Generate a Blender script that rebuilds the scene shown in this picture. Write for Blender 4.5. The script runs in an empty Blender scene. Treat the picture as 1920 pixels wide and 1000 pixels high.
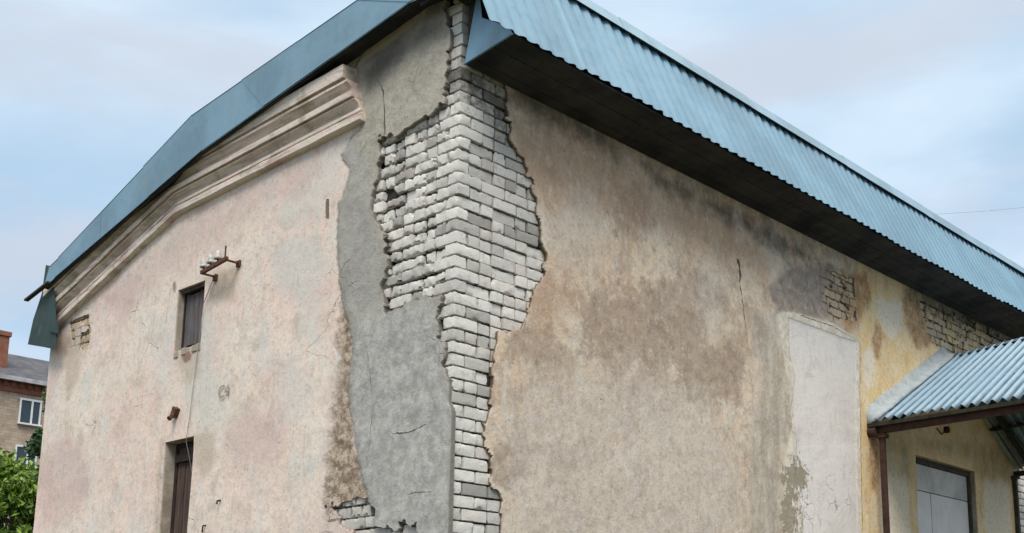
import bpy, bmesh, math, random
import numpy as np
from math import pi, sin, cos, radians, hypot
from mathutils import Vector, Matrix
random.seed(7); np.random.seed(7)
sc = bpy.context.scene
COL = sc.collection

# ------------------------------------------------------------------ camera
# building axes: arris of the corner at x=0,y=0; gable wall = plane y=0 (x<0), side wall = plane x=0 (y>0)
W_, H_ = 1920.0, 1000.0
YAW, PITCH, ROLL, F, PX, PY = 0.0598783, 0.1991004, -0.0023365, 2216.227, 1113.057, 793.891
def _basis():
    ca, sa, cb, sb, cc, s_ = cos(YAW), sin(YAW), cos(PITCH), sin(PITCH), cos(ROLL), sin(ROLL)
    fwd = np.array([sa*cb, ca*cb, sb]); right = np.array([ca, -sa, 0]); down = -np.cross(right, fwd)
    M = np.array([cc*right+s_*down, -s_*right+cc*down, fwd])
    a = pi/4; Z = np.array([[cos(a), -sin(a), 0], [sin(a), cos(a), 0], [0, 0, 1]])
    return M @ Z.T
M_ = _basis()
def ray(u, v): return M_.T @ np.array([(u-PX)/F, (v-PY)/F, 1.0])
_d = ray(845, 780); _h = hypot(_d[0], _d[1])
CAM = np.array([-_d[0]/_h*8.7, -_d[1]/_h*8.7, 1.6])
def at_y(u, v, y=0.0):
    d = ray(u, v); return CAM + (y-CAM[1])/d[1]*d
def at_x(u, v, x=0.0):
    d = ray(u, v); return CAM + (x-CAM[0])/d[0]*d
cam_d = bpy.data.cameras.new('camera'); cam = bpy.data.objects.new('camera', cam_d); COL.objects.link(cam)
cam_d.sensor_width = 36; cam_d.lens = F/W_*36
cam_d.shift_x = -(PX-W_/2)/W_; cam_d.shift_y = (PY-H_/2)/W_
cam_d.clip_start = 0.1; cam_d.clip_end = 2000
r_, dn, fw = M_
mm = Matrix(((r_[0], -dn[0], -fw[0], CAM[0]), (r_[1], -dn[1], -fw[1], CAM[1]), (r_[2], -dn[2], -fw[2], CAM[2]), (0, 0, 0, 1)))
cam.matrix_world = mm
sc.camera = cam
sc.render.resolution_x = 1024; sc.render.resolution_y = 533
sc.view_settings.view_transform = 'Standard'; sc.view_settings.look = 'None'
sc.view_settings.exposure = 0.86; sc.view_settings.gamma = 1.0

# ------------------------------------------------------------------ node helper
class G:
    def __init__(s, tree):
        s.t = tree; s.n = tree.nodes; s.l = tree.links
    def new(s, typ, **k):
        n = s.n.new(typ)
        for a, b in k.items(): setattr(n, a, b)
        return n
    def put(s, sock, v):
        if v is None: return
        if hasattr(v, 'node') or isinstance(v, bpy.types.NodeSocket): s.l.new(v, sock)
        else:
            if isinstance(v, (tuple, list)) and len(v) == 3 and sock.type == 'RGBA': v = (*v, 1)
            sock.default_value = v
    def attr(s, name):
        return s.new('ShaderNodeAttribute', attribute_name=name).outputs['Fac']
    def pos(s): return s.new('ShaderNodeTexCoord').outputs['Object']
    def mapv(s, vec, scale=(1, 1, 1), loc=(0, 0, 0), rot=(0, 0, 0)):
        m = s.new('ShaderNodeMapping'); s.put(m.inputs['Vector'], vec)
        m.inputs['Scale'].default_value = scale; m.inputs['Location'].default_value = loc; m.inputs['Rotation'].default_value = rot
        return m.outputs[0]
    def noise(s, vec, scale, detail=4, rough=.55, dist=0.0):
        n = s.new('ShaderNodeTexNoise'); s.put(n.inputs['Vector'], vec)
        n.inputs['Scale'].default_value = scale; n.inputs['Detail'].default_value = detail
        n.inputs['Roughness'].default_value = rough; n.inputs['Distortion'].default_value = dist
        return n.outputs['Fac']
    def math(s, op, a, b=None, c=None, clamp=False):
        n = s.new('ShaderNodeMath', operation=op, use_clamp=clamp)
        s.put(n.inputs[0], a); s.put(n.inputs[1], b)
        if c is not None: s.put(n.inputs[2], c)
        return n.outputs[0]
    def ramp(s, v, a, b, lo=0.0, hi=1.0, smooth=True):
        n = s.new('ShaderNodeMapRange'); n.interpolation_type = 'SMOOTHSTEP' if smooth else 'LINEAR'
        s.put(n.inputs['Value'], v); s.put(n.inputs['From Min'], a); s.put(n.inputs['From Max'], b)
        s.put(n.inputs['To Min'], lo); s.put(n.inputs['To Max'], hi)
        return n.outputs[0]
    def mix(s, fac, a, b, mode='MIX'):
        n = s.new('ShaderNodeMix', data_type='RGBA', blend_type=mode); n.clamp_factor = True
        s.put(n.inputs[0], fac); s.put(n.inputs[6], a); s.put(n.inputs[7], b)
        return n.outputs[2]
    def mul(s, a, b): return s.math('MULTIPLY', a, b)
    def add(s, a, b): return s.math('ADD', a, b)
    def bump(s, h, strength=.5, dist=.01, nrm=None):
        n = s.new('ShaderNodeBump'); n.inputs['Strength'].default_value = strength; n.inputs['Distance'].default_value = dist
        s.put(n.inputs['Height'], h); s.put(n.inputs['Normal'], nrm)
        return n.outputs[0]
    def layer(s, col, name, colr, amp=.05, nscale=6, soft=.006, strength=1.0, vec=None, shift=0.0):
        """lay colr over col where the distance field 'name' (+ noise) is negative; returns (colour, mask)"""
        nz = s.noise(vec, nscale, 8, .74)
        d = s.add(s.attr(name), s.mul(s.math('SUBTRACT', nz, .5), amp*2))
        m = s.ramp(d, shift+soft, shift-soft)
        m = s.mul(m, strength)
        return s.mix(m, col, colr), m
def mat(name):
    m = bpy.data.materials.new(name); m.use_nodes = True
    g = G(m.node_tree); b = m.node_tree.nodes['Principled BSDF']
    return m, g, b
def simple(name, c, rough=.6, metal=0.0, var=.25, nscale=8, bump=.3, c2=None, stretch=(1, 1, 1), spec=.3):
    m, g, b = mat(name); v = g.mapv(g.pos(), stretch)
    n1 = g.noise(v, nscale, 6, .65)
    dark = c2 if c2 else tuple(x*(1-var*1.6) for x in c)
    col = g.mix(g.ramp(n1, .32, .68), dark, c)
    n2 = g.noise(v, nscale*7, 3, .6)
    col = g.mix(g.ramp(n2, .2, .8, 0, var), col, tuple(x*.6 for x in c))
    g.put(b.inputs['Base Color'], col); b.inputs['Roughness'].default_value = rough; b.inputs['Metallic'].default_value = metal
    b.inputs['Specular IOR Level'].default_value = spec
    if bump: g.put(b.inputs['Normal'], g.bump(g.add(n1, g.mul(n2, .5)), bump, .01))
    return m

# ------------------------------------------------------------------ world + sun
SUN_EL, SUN_AZ = radians(52), radians(-46)     # direction towards the sun, azimuth from +x towards +y
w = bpy.data.worlds.new('World'); sc.world = w; w.use_nodes = True
g = G(w.node_tree); bg = w.node_tree.nodes['Background']
sky = g.new('ShaderNodeTexSky', sky_type='NISHITA', sun_disc=False)
sky.sun_elevation = SUN_EL; sky.sun_rotation = pi/2-SUN_AZ
sky.air_density = 1.2; sky.dust_density = 1.0
skyc = g.mix(1.0, sky.outputs[0], (.115, .115, .115), 'MULTIPLY')
dirv = g.new('ShaderNodeTexCoord').outputs['Generated']
sep = g.new('ShaderNodeSeparateXYZ'); g.put(sep.inputs[0], dirv)
zz = g.math('MAXIMUM', sep.outputs[2], 0.0)
den = g.add(zz, .35)
cmb = g.new('ShaderNodeCombineXYZ')
g.put(cmb.inputs[0], g.math('DIVIDE', sep.outputs[0], den)); g.put(cmb.inputs[1], g.math('DIVIDE', sep.outputs[1], den)); g.put(cmb.inputs[2], g.mul(zz, 1.5))
cv = cmb.outputs[0]
n1 = g.noise(g.mapv(cv, (1, 1, 2.2), (3.1, .4, 0)), 1.5, 5, .5, .3)
n2 = g.noise(g.mapv(cv, (1, 1, 3.2), (7.3, 2.4, 0)), 2.2, 5, .55, .4)
blue = g.mix(.12, (.47, .66, .86), skyc)
c = g.mix(g.ramp(n1, .40, .66, .05, .9), blue, (.72, .86, 1.0))
c = g.mix(g.ramp(n2, .44, .64, 0, .75), c, (.61, .66, .76))
low = g.ramp(sep.outputs[2], .12, .42, .85, 0)
c = g.mix(g.mul(low, g.ramp(n1, .38, .62)), c, (.68, .74, .90))
c = g.mix(g.ramp(zz, .42, .85), c, (.80, .79, .78))
zen = g.ramp(zz, .45, .9, 1.0, 2.1)
vm = g.new('ShaderNodeVectorMath', operation='SCALE'); g.put(vm.inputs[0], c); g.put(vm.inputs['Scale'], zen)
g.put(bg.inputs['Color'], vm.outputs[0]); bg.inputs['Strength'].default_value = .57
sl = bpy.data.lights.new('sun', 'SUN'); sl.energy = 1.5; sl.angle = radians(24); sl.color = (1, .95, .88)
so = bpy.data.objects.new('sun', sl); COL.objects.link(so)
sd = Vector((cos(SUN_EL)*cos(SUN_AZ), cos(SUN_EL)*sin(SUN_AZ), sin(SUN_EL)))
so.rotation_euler = (-sd).to_track_quat('-Z', 'Y').to_euler(); so.location = (10, -10, 20)

# ------------------------------------------------------------------ object helpers
def link(name, me, m=None, parent=None):
    o = bpy.data.objects.new(name, me); COL.objects.link(o)
    if m is not None: me.materials.append(m)
    if parent is not None: o.parent = parent
    return o
def empty(name, loc, label, cat, group=None):
    o = bpy.data.objects.new(name, None); COL.objects.link(o); o.location = loc; o.empty_display_size = .2
    o['label'] = label; o['category'] = cat
    if group: o['group'] = group
    return o
def tag(o, label, cat, group=None):
    o['label'] = label; o['category'] = cat
    if group: o['group'] = group
def obj(name, bm, m, parent=None, smooth=False):
    me = bpy.data.meshes.new(name)
    bmesh.ops.recalc_face_normals(bm, faces=bm.faces[:]); bm.to_mesh(me); bm.free()
    if smooth: me.shade_smooth()
    return link(name, me, m, parent)
def box(bm, a, b, bev=0.0, rot=None, c0=None):
    lo = [min(a[i], b[i]) for i in range(3)]; hi = [max(a[i], b[i]) for i in range(3)]
    c = [(lo[i]+hi[i])/2 for i in range(3)]
    t = bmesh.new(); bmesh.ops.create_cube(t, size=1)
    for v in t.verts: v.co = Vector((v.co.x*(hi[0]-lo[0]), v.co.y*(hi[1]-lo[1]), v.co.z*(hi[2]-lo[2])))
    if bev: bmesh.ops.bevel(t, geom=t.edges[:], offset=bev, segments=2, affect='EDGES', profile=.6)
    for v in t.verts:
        if rot: v.co = rot @ v.co
        v.co += Vector(c)
    merge(bm, t)
def merge(bm, t):
    mp = {}
    for v in t.verts: mp[v] = bm.verts.new(v.co)
    for f in t.faces:
        try: bm.faces.new([mp[v] for v in f.verts])
        except ValueError: pass
    t.free()
def beam(bm, p, q, w, h=None, bev=0.0):
    h = h or w; p = Vector(p); q = Vector(q); d = q-p
    rot = d.to_track_quat('X', 'Z').to_matrix(); L = d.length
    t = bmesh.new(); bmesh.ops.create_cube(t, size=1)
    for v in t.verts: v.co = Vector((v.co.x*L, v.co.y*w, v.co.z*h))
    if bev: bmesh.ops.bevel(t, geom=t.edges[:], offset=bev, segments=1, affect='EDGES')
    for v in t.verts: v.co = rot @ v.co + (p+q)/2
    merge(bm, t)
def tube(bm, pts, r, n=8, cap=True):
    pts = [Vector(p) for p in pts]; rs = r if isinstance(r, (list, tuple)) else [r]*len(pts)
    rings = []; prev = None
    for i, p in enumerate(pts):
        d = (pts[min(i+1, len(pts)-1)]-pts[max(i-1, 0)]).normalized()
        a = d.orthogonal().normalized() if prev is None else (prev-d*prev.dot(d)).normalized()
        prev = a; b = d.cross(a)
        rings.append([bm.verts.new(p+(a*cos(2*pi*k/n)+b*sin(2*pi*k/n))*rs[i]) for k in range(n)])
    for i in range(len(rings)-1):
        for k in range(n): bm.faces.new((rings[i][k], rings[i][(k+1) % n], rings[i+1][(k+1) % n], rings[i+1][k]))
    if cap:
        bm.faces.new(rings[0][::-1]); bm.faces.new(rings[-1])
def prism(bm, poly3, off):
    """closed slab from a planar 3-D polygon pushed along off"""
    off = Vector(off); a = [bm.verts.new(Vector(p)) for p in poly3]; b = [bm.verts.new(Vector(p)+off) for p in poly3]
    bm.faces.new(a); bm.faces.new(b[::-1])
    for i in range(len(a)):
        j = (i+1) % len(a); bm.faces.new((a[i], b[i], b[j], a[j]))

# numpy value noise / distance fields
_P = np.random.RandomState(3).rand(256, 256)
def vn(x, y):
    xi = np.floor(x).astype(int); yi = np.floor(y).astype(int); fx = x-xi; fy = y-yi
    fx = fx*fx*(3-2*fx); fy = fy*fy*(3-2*fy)
    P = _P; a = P[xi % 256, yi % 256]; b = P[(xi+1) % 256, yi % 256]; c = P[xi % 256, (yi+1) % 256]; d = P[(xi+1) % 256, (yi+1) % 256]
    return (a*(1-fx)+b*fx)*(1-fy)+(c*(1-fx)+d*fx)*fy
def fbm(x, y, sc_, o=4, seed=0):
    r = 0; a = .5; t = 0
    for i in range(o):
        r = r+a*vn(x*sc_*(2**i)+17.3*i+seed*31.7, y*sc_*(2**i)+5.1*i+seed*11.3); t += a; a *= .5
    return r/t-.5
def sdf(x, y, poly):
    P = np.array(poly, float); n = len(P); d = np.full(x.shape, 1e9); ins = np.zeros(x.shape, bool)
    for i in range(n):
        ax, ay = P[i]; bx, by = P[(i+1) % n]; ex, ey = bx-ax, by-ay; l2 = ex*ex+ey*ey+1e-12
        t = np.clip(((x-ax)*ex+(y-ay)*ey)/l2, 0, 1)
        d = np.minimum(d, (x-ax-t*ex)**2+(y-ay-t*ey)**2)
        if abs(ey) > 1e-12:
            c = ((ay > y) != (by > y)) & (x < ex*(y-ay)/ey+ax); ins ^= c
    d = np.sqrt(d); return np.where(ins, -d, d)
def ell(cx, cy, rx, ry, n=20): return [(cx+rx*cos(2*pi*k/n), cy+ry*sin(2*pi*k/n)) for k in range(n)]
def PL(pts, y=0.0): return [(p[0], p[2]) for p in (at_y(u, v, y) for u, v in pts)]     # photo outline -> metres on the gable wall
def PR(pts, x=0.0): return [(p[1], p[2]) for p in (at_x(u, v, x) for u, v in pts)]     # photo outline -> metres on the side wall

# outlines of the missing plaster
HL = [PL([(880, -60), (848, -40), (838, 20), (846, 60), (840, 100), (838, 150), (834, 188), (815, 208), (790, 226), (765, 248), (742, 258), (716, 258), (712, 300), (704, 340),
          (700, 400), (712, 420), (722, 440), (725, 490), (716, 535), (722, 585), (760, 572), (800, 558), (832, 545), (826, 600), (818, 638),
          (833, 642), (838, 680), (843, 720), (846, 762), (900, 770), (900, 300)]),
      PL([(618, 952), (650, 944), (690, 932), (700, 985), (720, 996), (745, 997), (752, 986), (782, 986), (794, 1010), (792, 1200), (640, 1200), (655, 1000), (636, 975)])]
HR = [PR([(820, -100), (950, -60), (940, 120), (948, 190), (958, 240), (955, 265), (975, 290), (992, 330), (1000, 370), (1012, 410), (1012, 450), (1023, 480), (1020, 512),
          (1006, 535), (990, 590), (972, 616), (938, 622), (930, 650), (927, 700), (922, 760), (910, 785), (903, 802), (914, 840), (922, 870),
          (924, 905), (938, 940), (938, 1000), (942, 1200), (800, 1200)]),
      [(10.62, -1), (15, -1), (15, 4.5), (10.62, 4.35)]]
GHL = [PL([(128, 604), (168, 582), (170, 650), (135, 660)])]
GHR = [PR([(1545, 505), (1602, 520), (1605, 600), (1565, 598), (1545, 560)]), PR([(1725, 565), (1900, 625), (1900, 665), (1770, 668), (1735, 620)])]
OPL = [(-4.165, -3.665, 4.61, 5.255), (-4.19, -3.665, 1.2, 3.70)]                 # window, door in the gable wall (x0,x1,z0,z1)
OPR = [(7.55, 9.27, .25, 4.10)]                                                      # double door in the side wall

def wall_sheet(name, to3, u0, u1, v0, v1, res, holes, opens, disp, layers, m, parent, top=None, thick=.05, flaky=()):
    def axis(a, b, ext):
        c = list(np.arange(a, b, res))+[b]; c = [x for x in c if all(abs(x-e) > res*.5 for e in ext)]+list(ext)
        return np.array(sorted(set(x for x in c if a-1e-9 <= x <= b+1e-9)))
    us = axis(u0, u1, [e for o in opens for e in o[:2]]); vs = axis(v0, v1, [e for o in opens for e in o[2:]])
    U, V = np.meshgrid(us, vs, indexing='ij'); U = U.copy(); V = V.copy()
    s = np.full(U.shape, 1e9)
    for h in holes: s = np.minimum(s, sdf(U, V, h))
    s = s + fbm(U, V, 7, 4, 1)*.06 + fbm(U, V, 24, 3, 2)*.12*np.clip(.5+fbm(U, V, 3, 2, 61)*3, 0, 1.3) - np.maximum(0, fbm(U, V, 9, 2, 41)-.10)*.18+np.abs(fbm(U, V, 5, 2, 51))*.10-.02
    for h in flaky: s = np.minimum(s, np.maximum(sdf(U, V, h)+fbm(U, V, 4, 3, 31)*.12, -.03-fbm(U, V, 6.5, 4, 33)*.55))
    if top is not None: s = np.minimum(s, top(U)-V)
    gu = np.gradient(s, us, axis=0); gv = np.gradient(s, vs, axis=1); gl = np.sqrt(gu**2+gv**2)+1e-6
    keep = s > 0
    kc = keep[:-1, :-1].astype(int)+keep[1:, :-1]+keep[1:, 1:]+keep[:-1, 1:]
    uc = (us[:-1]+us[1:])/2; vc = (vs[:-1]+vs[1:])/2; UC, VC = np.meshgrid(uc, vc, indexing='ij')
    cell = kc >= 2
    for o in opens: cell &= ~((UC > o[0]) & (UC < o[1]) & (VC > o[2]) & (VC < o[3]))
    mv = s <= 0; st = np.clip(-s/gl, 0, res*.95)
    U2 = np.where(mv, U+st*gu/gl, U); V2 = np.where(mv, V+st*gv/gl, V)
    U2[0, :] = us[0]; U2[-1, :] = us[-1]
    D = disp(U2, V2)
    nu, nv = U.shape; idx = np.arange(nu*nv).reshape(nu, nv)
    ii, jj = np.nonzero(cell)
    F_ = np.stack([idx[ii, jj], idx[ii+1, jj], idx[ii+1, jj+1], idx[ii, jj+1]], 1)
    E = np.concatenate([F_[:, [0, 1]], F_[:, [1, 2]], F_[:, [2, 3]], F_[:, [3, 0]]])
    Es = np.sort(E, 1); key = Es[:, 0].astype(np.int64)*(nu*nv)+Es[:, 1]
    _, first, cnt = np.unique(key, return_index=True, return_counts=True)
    B = E[first[cnt == 1]]
    bv = np.unique(B); back = {int(v): k for k, v in enumerate(bv)}
    used, inv = np.unique(F_, return_inverse=True); remap = -np.ones(nu*nv, int); remap[used] = np.arange(len(used))
    fu, fv, fd = U2.ravel()[used], V2.ravel()[used], D.ravel()[used]
    P = to3(fu, fv, fd); Pb = to3(U2.ravel()[bv], V2.ravel()[bv], np.full(len(bv), -thick))
    n0 = len(used)
    F1 = remap[F_]
    Fb = np.array([[remap[b], remap[a], n0+back[int(a)], n0+back[int(b)]] for a, b in B])
    verts = np.concatenate([P, Pb]); faces = np.concatenate([F1, Fb])
    me = bpy.data.meshes.new(name); me.from_pydata(verts.tolist(), [], faces.tolist())
    me.shade_smooth(); me.set_sharp_from_angle(angle=radians(38))
    uu = np.concatenate([fu, U2.ravel()[bv]]); vv = np.concatenate([fv, V2.ravel()[bv]])
    for k, fn in layers.items():
        if isinstance(fn, list):
            val = np.full(uu.shape, 1e9)
            for p in fn: val = np.minimum(val, sdf(uu, vv, p))
        else: val = fn(uu, vv)
        a = me.attributes.new(k, 'FLOAT', 'POINT'); a.data.foreach_set('value', val.astype(np.float32))
    a = me.attributes.new('edge', 'FLOAT', 'POINT'); val = np.full(uu.shape, 1e9)
    for h in holes: val = np.minimum(val, sdf(uu, vv, h))
    a.data.foreach_set('value', val.astype(np.float32))
    a = me.attributes.new('back', 'FLOAT', 'POINT'); a.data.foreach_set('value', np.concatenate([np.zeros(n0), np.ones(len(bv))]).astype(np.float32))
    return link(name, me, m, parent)

# ------------------------------------------------------------------ wall materials
def crack_layers(L, items):
    """each crack: polyline in wall metres; run 'v' (mostly vertical) or 'h'; stored as signed offset and a range mask"""
    for i, (pts, run) in enumerate(items):
        a = np.array(pts); k = 1 if run == 'v' else 0; a = a[np.argsort(a[:, k])]
        def off(U, V, a=a, k=k): q = V if k else U; return (U if k else V)-np.interp(q, a[:, k], a[:, 1-k])
        def msk(U, V, a=a, k=k): q = V if k else U; return np.minimum(q-a[0, k], a[-1, k]-q)
        L['co%d' % i] = off; L['cm%d' % i] = msk
    return L
def crack_mask(g, widths, P):
    out = None; nz = g.mul(g.math('SUBTRACT', g.noise(P, 16, 4, .6), .5), .035); wn = g.noise(P, 9, 3, .6)
    for i, wd in enumerate(widths):
        d = g.math('ABSOLUTE', g.add(g.attr('co%d' % i), nz)); w = g.mul(g.ramp(wn, .35, .65, .35, 1.3), wd)
        m = g.mul(g.ramp(d, w, g.mul(w, .4)), g.ramp(g.attr('cm%d' % i), 0, .02))
        out = m if out is None else g.math('MAXIMUM', out, m)
    return out
def crackmask(g, vec, scale, width, mscale=.8, lo=.5, hi=.62):
    v = g.new('ShaderNodeTexVoronoi', feature='DISTANCE_TO_EDGE'); 
    nz = g.new('ShaderNodeTexNoise'); g.put(nz.inputs['Vector'], vec); nz.inputs['Scale'].default_value = scale*2.5; nz.inputs['Detail'].default_value = 4
    mx = g.new('ShaderNodeVectorMath', operation='MULTIPLY_ADD'); g.put(mx.inputs[0], nz.outputs['Color']); mx.inputs[1].default_value = (.35/scale,)*3; g.put(mx.inputs[2], vec)
    g.put(v.inputs['Vector'], mx.outputs[0]); v.inputs['Scale'].default_value = scale
    m = g.ramp(v.outputs['Distance'], width, 0)
    return g.mul(m, g.ramp(g.noise(vec, mscale, 3), lo, hi))
def bricklines(g, vec2):
    b = g.new('ShaderNodeTexBrick'); g.put(b.inputs['Vector'], vec2); b.offset = .5
    b.inputs['Scale'].default_value = 1; b.inputs['Brick Width'].default_value = .26; b.inputs['Row Height'].default_value = .098
    b.inputs['Mortar Size'].default_value = .011; b.inputs['Mortar Smooth'].default_value = .3
    b.inputs['Color1'].default_value = (1, 1, 1, 1); b.inputs['Color2'].default_value = (.75, .75, .75, 1); b.inputs['Mortar'].default_value = (0, 0, 0, 1)
    return b.outputs['Fac']
def wall_vec2(g, P, side):
    s = g.new('ShaderNodeSeparateXYZ'); g.put(s.inputs[0], P); c = g.new('ShaderNodeCombineXYZ')
    g.put(c.inputs[0], s.outputs[1 if side else 0]); g.put(c.inputs[1], s.outputs[2])
    nz = g.new('ShaderNodeTexNoise'); g.put(nz.inputs['Vector'], P); nz.inputs['Scale'].default_value = 9
    mx = g.new('ShaderNodeVectorMath', operation='MULTIPLY_ADD'); g.put(mx.inputs[0], nz.outputs['Color']); mx.inputs[1].default_value = (.045,)*3; g.put(mx.inputs[2], c.outputs[0])
    return mx.outputs[0]

def gable_material():
    m, g, b = mat('old pink plaster'); P = g.pos(); S = g.mapv(P, (3.2, 3.2, .55))
    nL = g.noise(P, .75, 4, .5); nM = g.noise(P, 3.2, 6, .6); nS = g.noise(S, 3.0, 6, .62); nF = g.noise(P, 38, 4, .7)
    c = g.mix(g.ramp(nL, .36, .66), (.82, .715, .60), (.82, .635, .54))
    c = g.mix(g.ramp(nS, .46, .68, 0, .7), c, (.73, .70, .63))
    c = g.mix(g.ramp(nM, .52, .68, 0, .7), c, (.56, .475, .385)); c = g.mix(g.ramp(g.noise(P, 14, 8, .78), .5, .60, 0, .45), c, (.52, .43, .36)); c = g.mix(g.ramp(g.noise(g.mapv(P, (1, 1, 1), (3, 3, 8)), 10, 8, .76), .54, .64, 0, .5), c, (.78, .75, .69))
    n5 = g.noise(g.mapv(P, (1, 1, 1), (4, 9, 2)), 1.5, 5, .6)
    c = g.mix(g.ramp(n5, .50, .66, 0, .5), c, (.68, .50, .445)); c = g.mix(g.ramp(g.noise(g.mapv(P, (1, 1, .8), (14, 2, 6)), 2.2, 8, .72), .52, .62, 0, .55), c, (.66, .645, .60)); c = g.mix(g.ramp(g.noise(g.mapv(P, (1, 1, .8), (24, 2, 16)), 3.5, 8, .75), .54, .62, 0, .4), c, (.57, .45, .37))
    c, _ = g.layer(c, 'pale', g.mix(nM, (.62, .58, .52), (.70, .67, .61)), .42, 3.5, .10, .75, P)
    c, _ = g.layer(c, 'pinkband', (.56, .41, .375), .35, 3, .15, .5, P)
    # brick courses ghosting through the thin plaster
    bl = g.mul(bricklines(g, wall_vec2(g, P, 0)), g.ramp(g.noise(P, 5, 4, .7), .40, .56))
    gm = g.ramp(g.add(g.attr('ghost'), g.mul(g.math('SUBTRACT', nM, .5), .5)), .08, -.08)
    c = g.mix(g.mul(g.mul(gm, bl), .85), c, (.14, .12, .10)); c = g.mix(g.mul(gm, .25), c, (.40, .35, .30))
    # brown rough strip beside the repair
    nb = g.noise(P, 11, 7, .75)
    brown = g.mix(g.ramp(nb, .40, .60), (.24, .17, .115), (.60, .49, .375)); brown = g.mix(g.ramp(g.noise(P, 26, 5, .7), .52, .64, 0, .6), brown, (.16, .10, .06))
    c, mb = g.layer(c, 'brown', brown, .20, 5, .07, .95, P)
    # cement repair
    ng = g.noise(P, 2.4, 8, .7, .6); ng2 = g.noise(g.mapv(P, (1, 1, .8), (5, 0, 0), (0, radians(30), 0)), 4.5, 8, .72, 1.2)
    nq = g.noise(P, 8, 7, .7, .2)
    gray = g.mix(g.ramp(ng, .34, .66), (.37, .34, .275), (.50, .465, .39)); gray = g.mix(g.ramp(nq, .48, .68, 0, .6), gray, (.25, .235, .205))
    gray = g.mix(g.ramp(ng2, .5, .74, 0, .4), gray, (.42, .40, .37))
    gray, _ = g.layer(gray, 'smooth', g.mix(g.ramp(ng, .35, .65), (.33, .32, .29), (.42, .405, .37)), .12, 4, .07, .9, P)
    gray, _ = g.layer(gray, 'lowgray', g.mix(g.ramp(g.add(g.mul(nq, .65), g.mul(ng2, .35)), .40, .60), (.34, .335, .315), (.53, .52, .485)), .16, 6, .08, .9, P)
    gray = g.mix(g.ramp(g.noise(P, 17, 8, .75, .4), .5, .64, 0, .4), gray, (.24, .225, .20))
    c, mg = g.layer(c, 'gray', gray, .10, 7, .018, 1, P)
    rim = g.math('ABSOLUTE', g.attr('gray')); 
    # damp mould on the repair
    mo = g.ramp(g.add(g.attr('mould_shade'), g.mul(g.math('SUBTRACT', g.noise(P, 4, 6, .7), .5), .55)), .14, -.2, 0, .85)
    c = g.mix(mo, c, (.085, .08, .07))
    c, _ = g.layer(c, 'frieze', (.62, .55, .45), .05, 5, .03, .8, P)
    c, _ = g.layer(c, 'drip', g.mix(nb, (.36, .28, .20), (.58, .50, .40)), .16, 7, .06, .6, P)
    c, _ = g.layer(c, 'rust', (.22, .12, .07), .05, 14, .02, .8, P)
    # streaks, specks and hairline cracks
    c = g.mix(g.ramp(g.noise(g.mapv(P, (9, 9, .7)), 2.2, 5, .6), .56, .76, 0, .35), c, (.36, .31, .26))
    c = g.mix(g.ramp(nF, .60, .72, 0, .6), c, (.26, .22, .18)); c = g.mix(g.ramp(g.noise(P, 19, 8, .8, .5), .50, .60, 0, .22), c, (.24, .20, .17))
    ck = crackmask(g, P, 1.6, .006, .9, .55, .63)
    c = g.mix(g.mul(ck, .35), c, (.14, .12, .1))
    ck2 = g.math('MAXIMUM', crack_mask(g, [.009, .008, .005, .003, .003], P), g.ramp(g.attr('slot'), .004, -.004))
    c = g.mix(g.mul(ck2, .85), c, (.09, .08, .07))
    vo = g.new('ShaderNodeTexVoronoi'); g.put(vo.inputs['Vector'], P); vo.inputs['Scale'].default_value = 7
    pt = g.mul(g.ramp(vo.outputs['Distance'], .075, .03), g.ramp(g.noise(P, 2.2, 3), .50, .56))
    c = g.mix(g.mul(pt, .8), c, (.10, .08, .065))
    c = g.mix(g.ramp(g.attr('back'), .05, .5), c, (.22, .20, .175))
    g.put(b.inputs['Base Color'], c); b.inputs['Roughness'].default_value = .95; b.inputs['Specular IOR Level'].default_value = .15
    h = g.add(g.mul(nM, .6), g.mul(nF, .22)); h = g.add(h, g.mul(mb, g.mul(nb, 1.6))); h = g.add(h, g.mul(mg, .35)); h = g.add(h, g.mul(g.mul(mg, nq), .9))
    h = g.math('SUBTRACT', h, g.add(g.mul(ck, .5), g.mul(ck2, 1.0))); h = g.math('SUBTRACT', h, g.mul(g.mul(gm, bl), .6))
    g.put(b.inputs['Normal'], g.bump(h, .75, .02))
    return m
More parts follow.
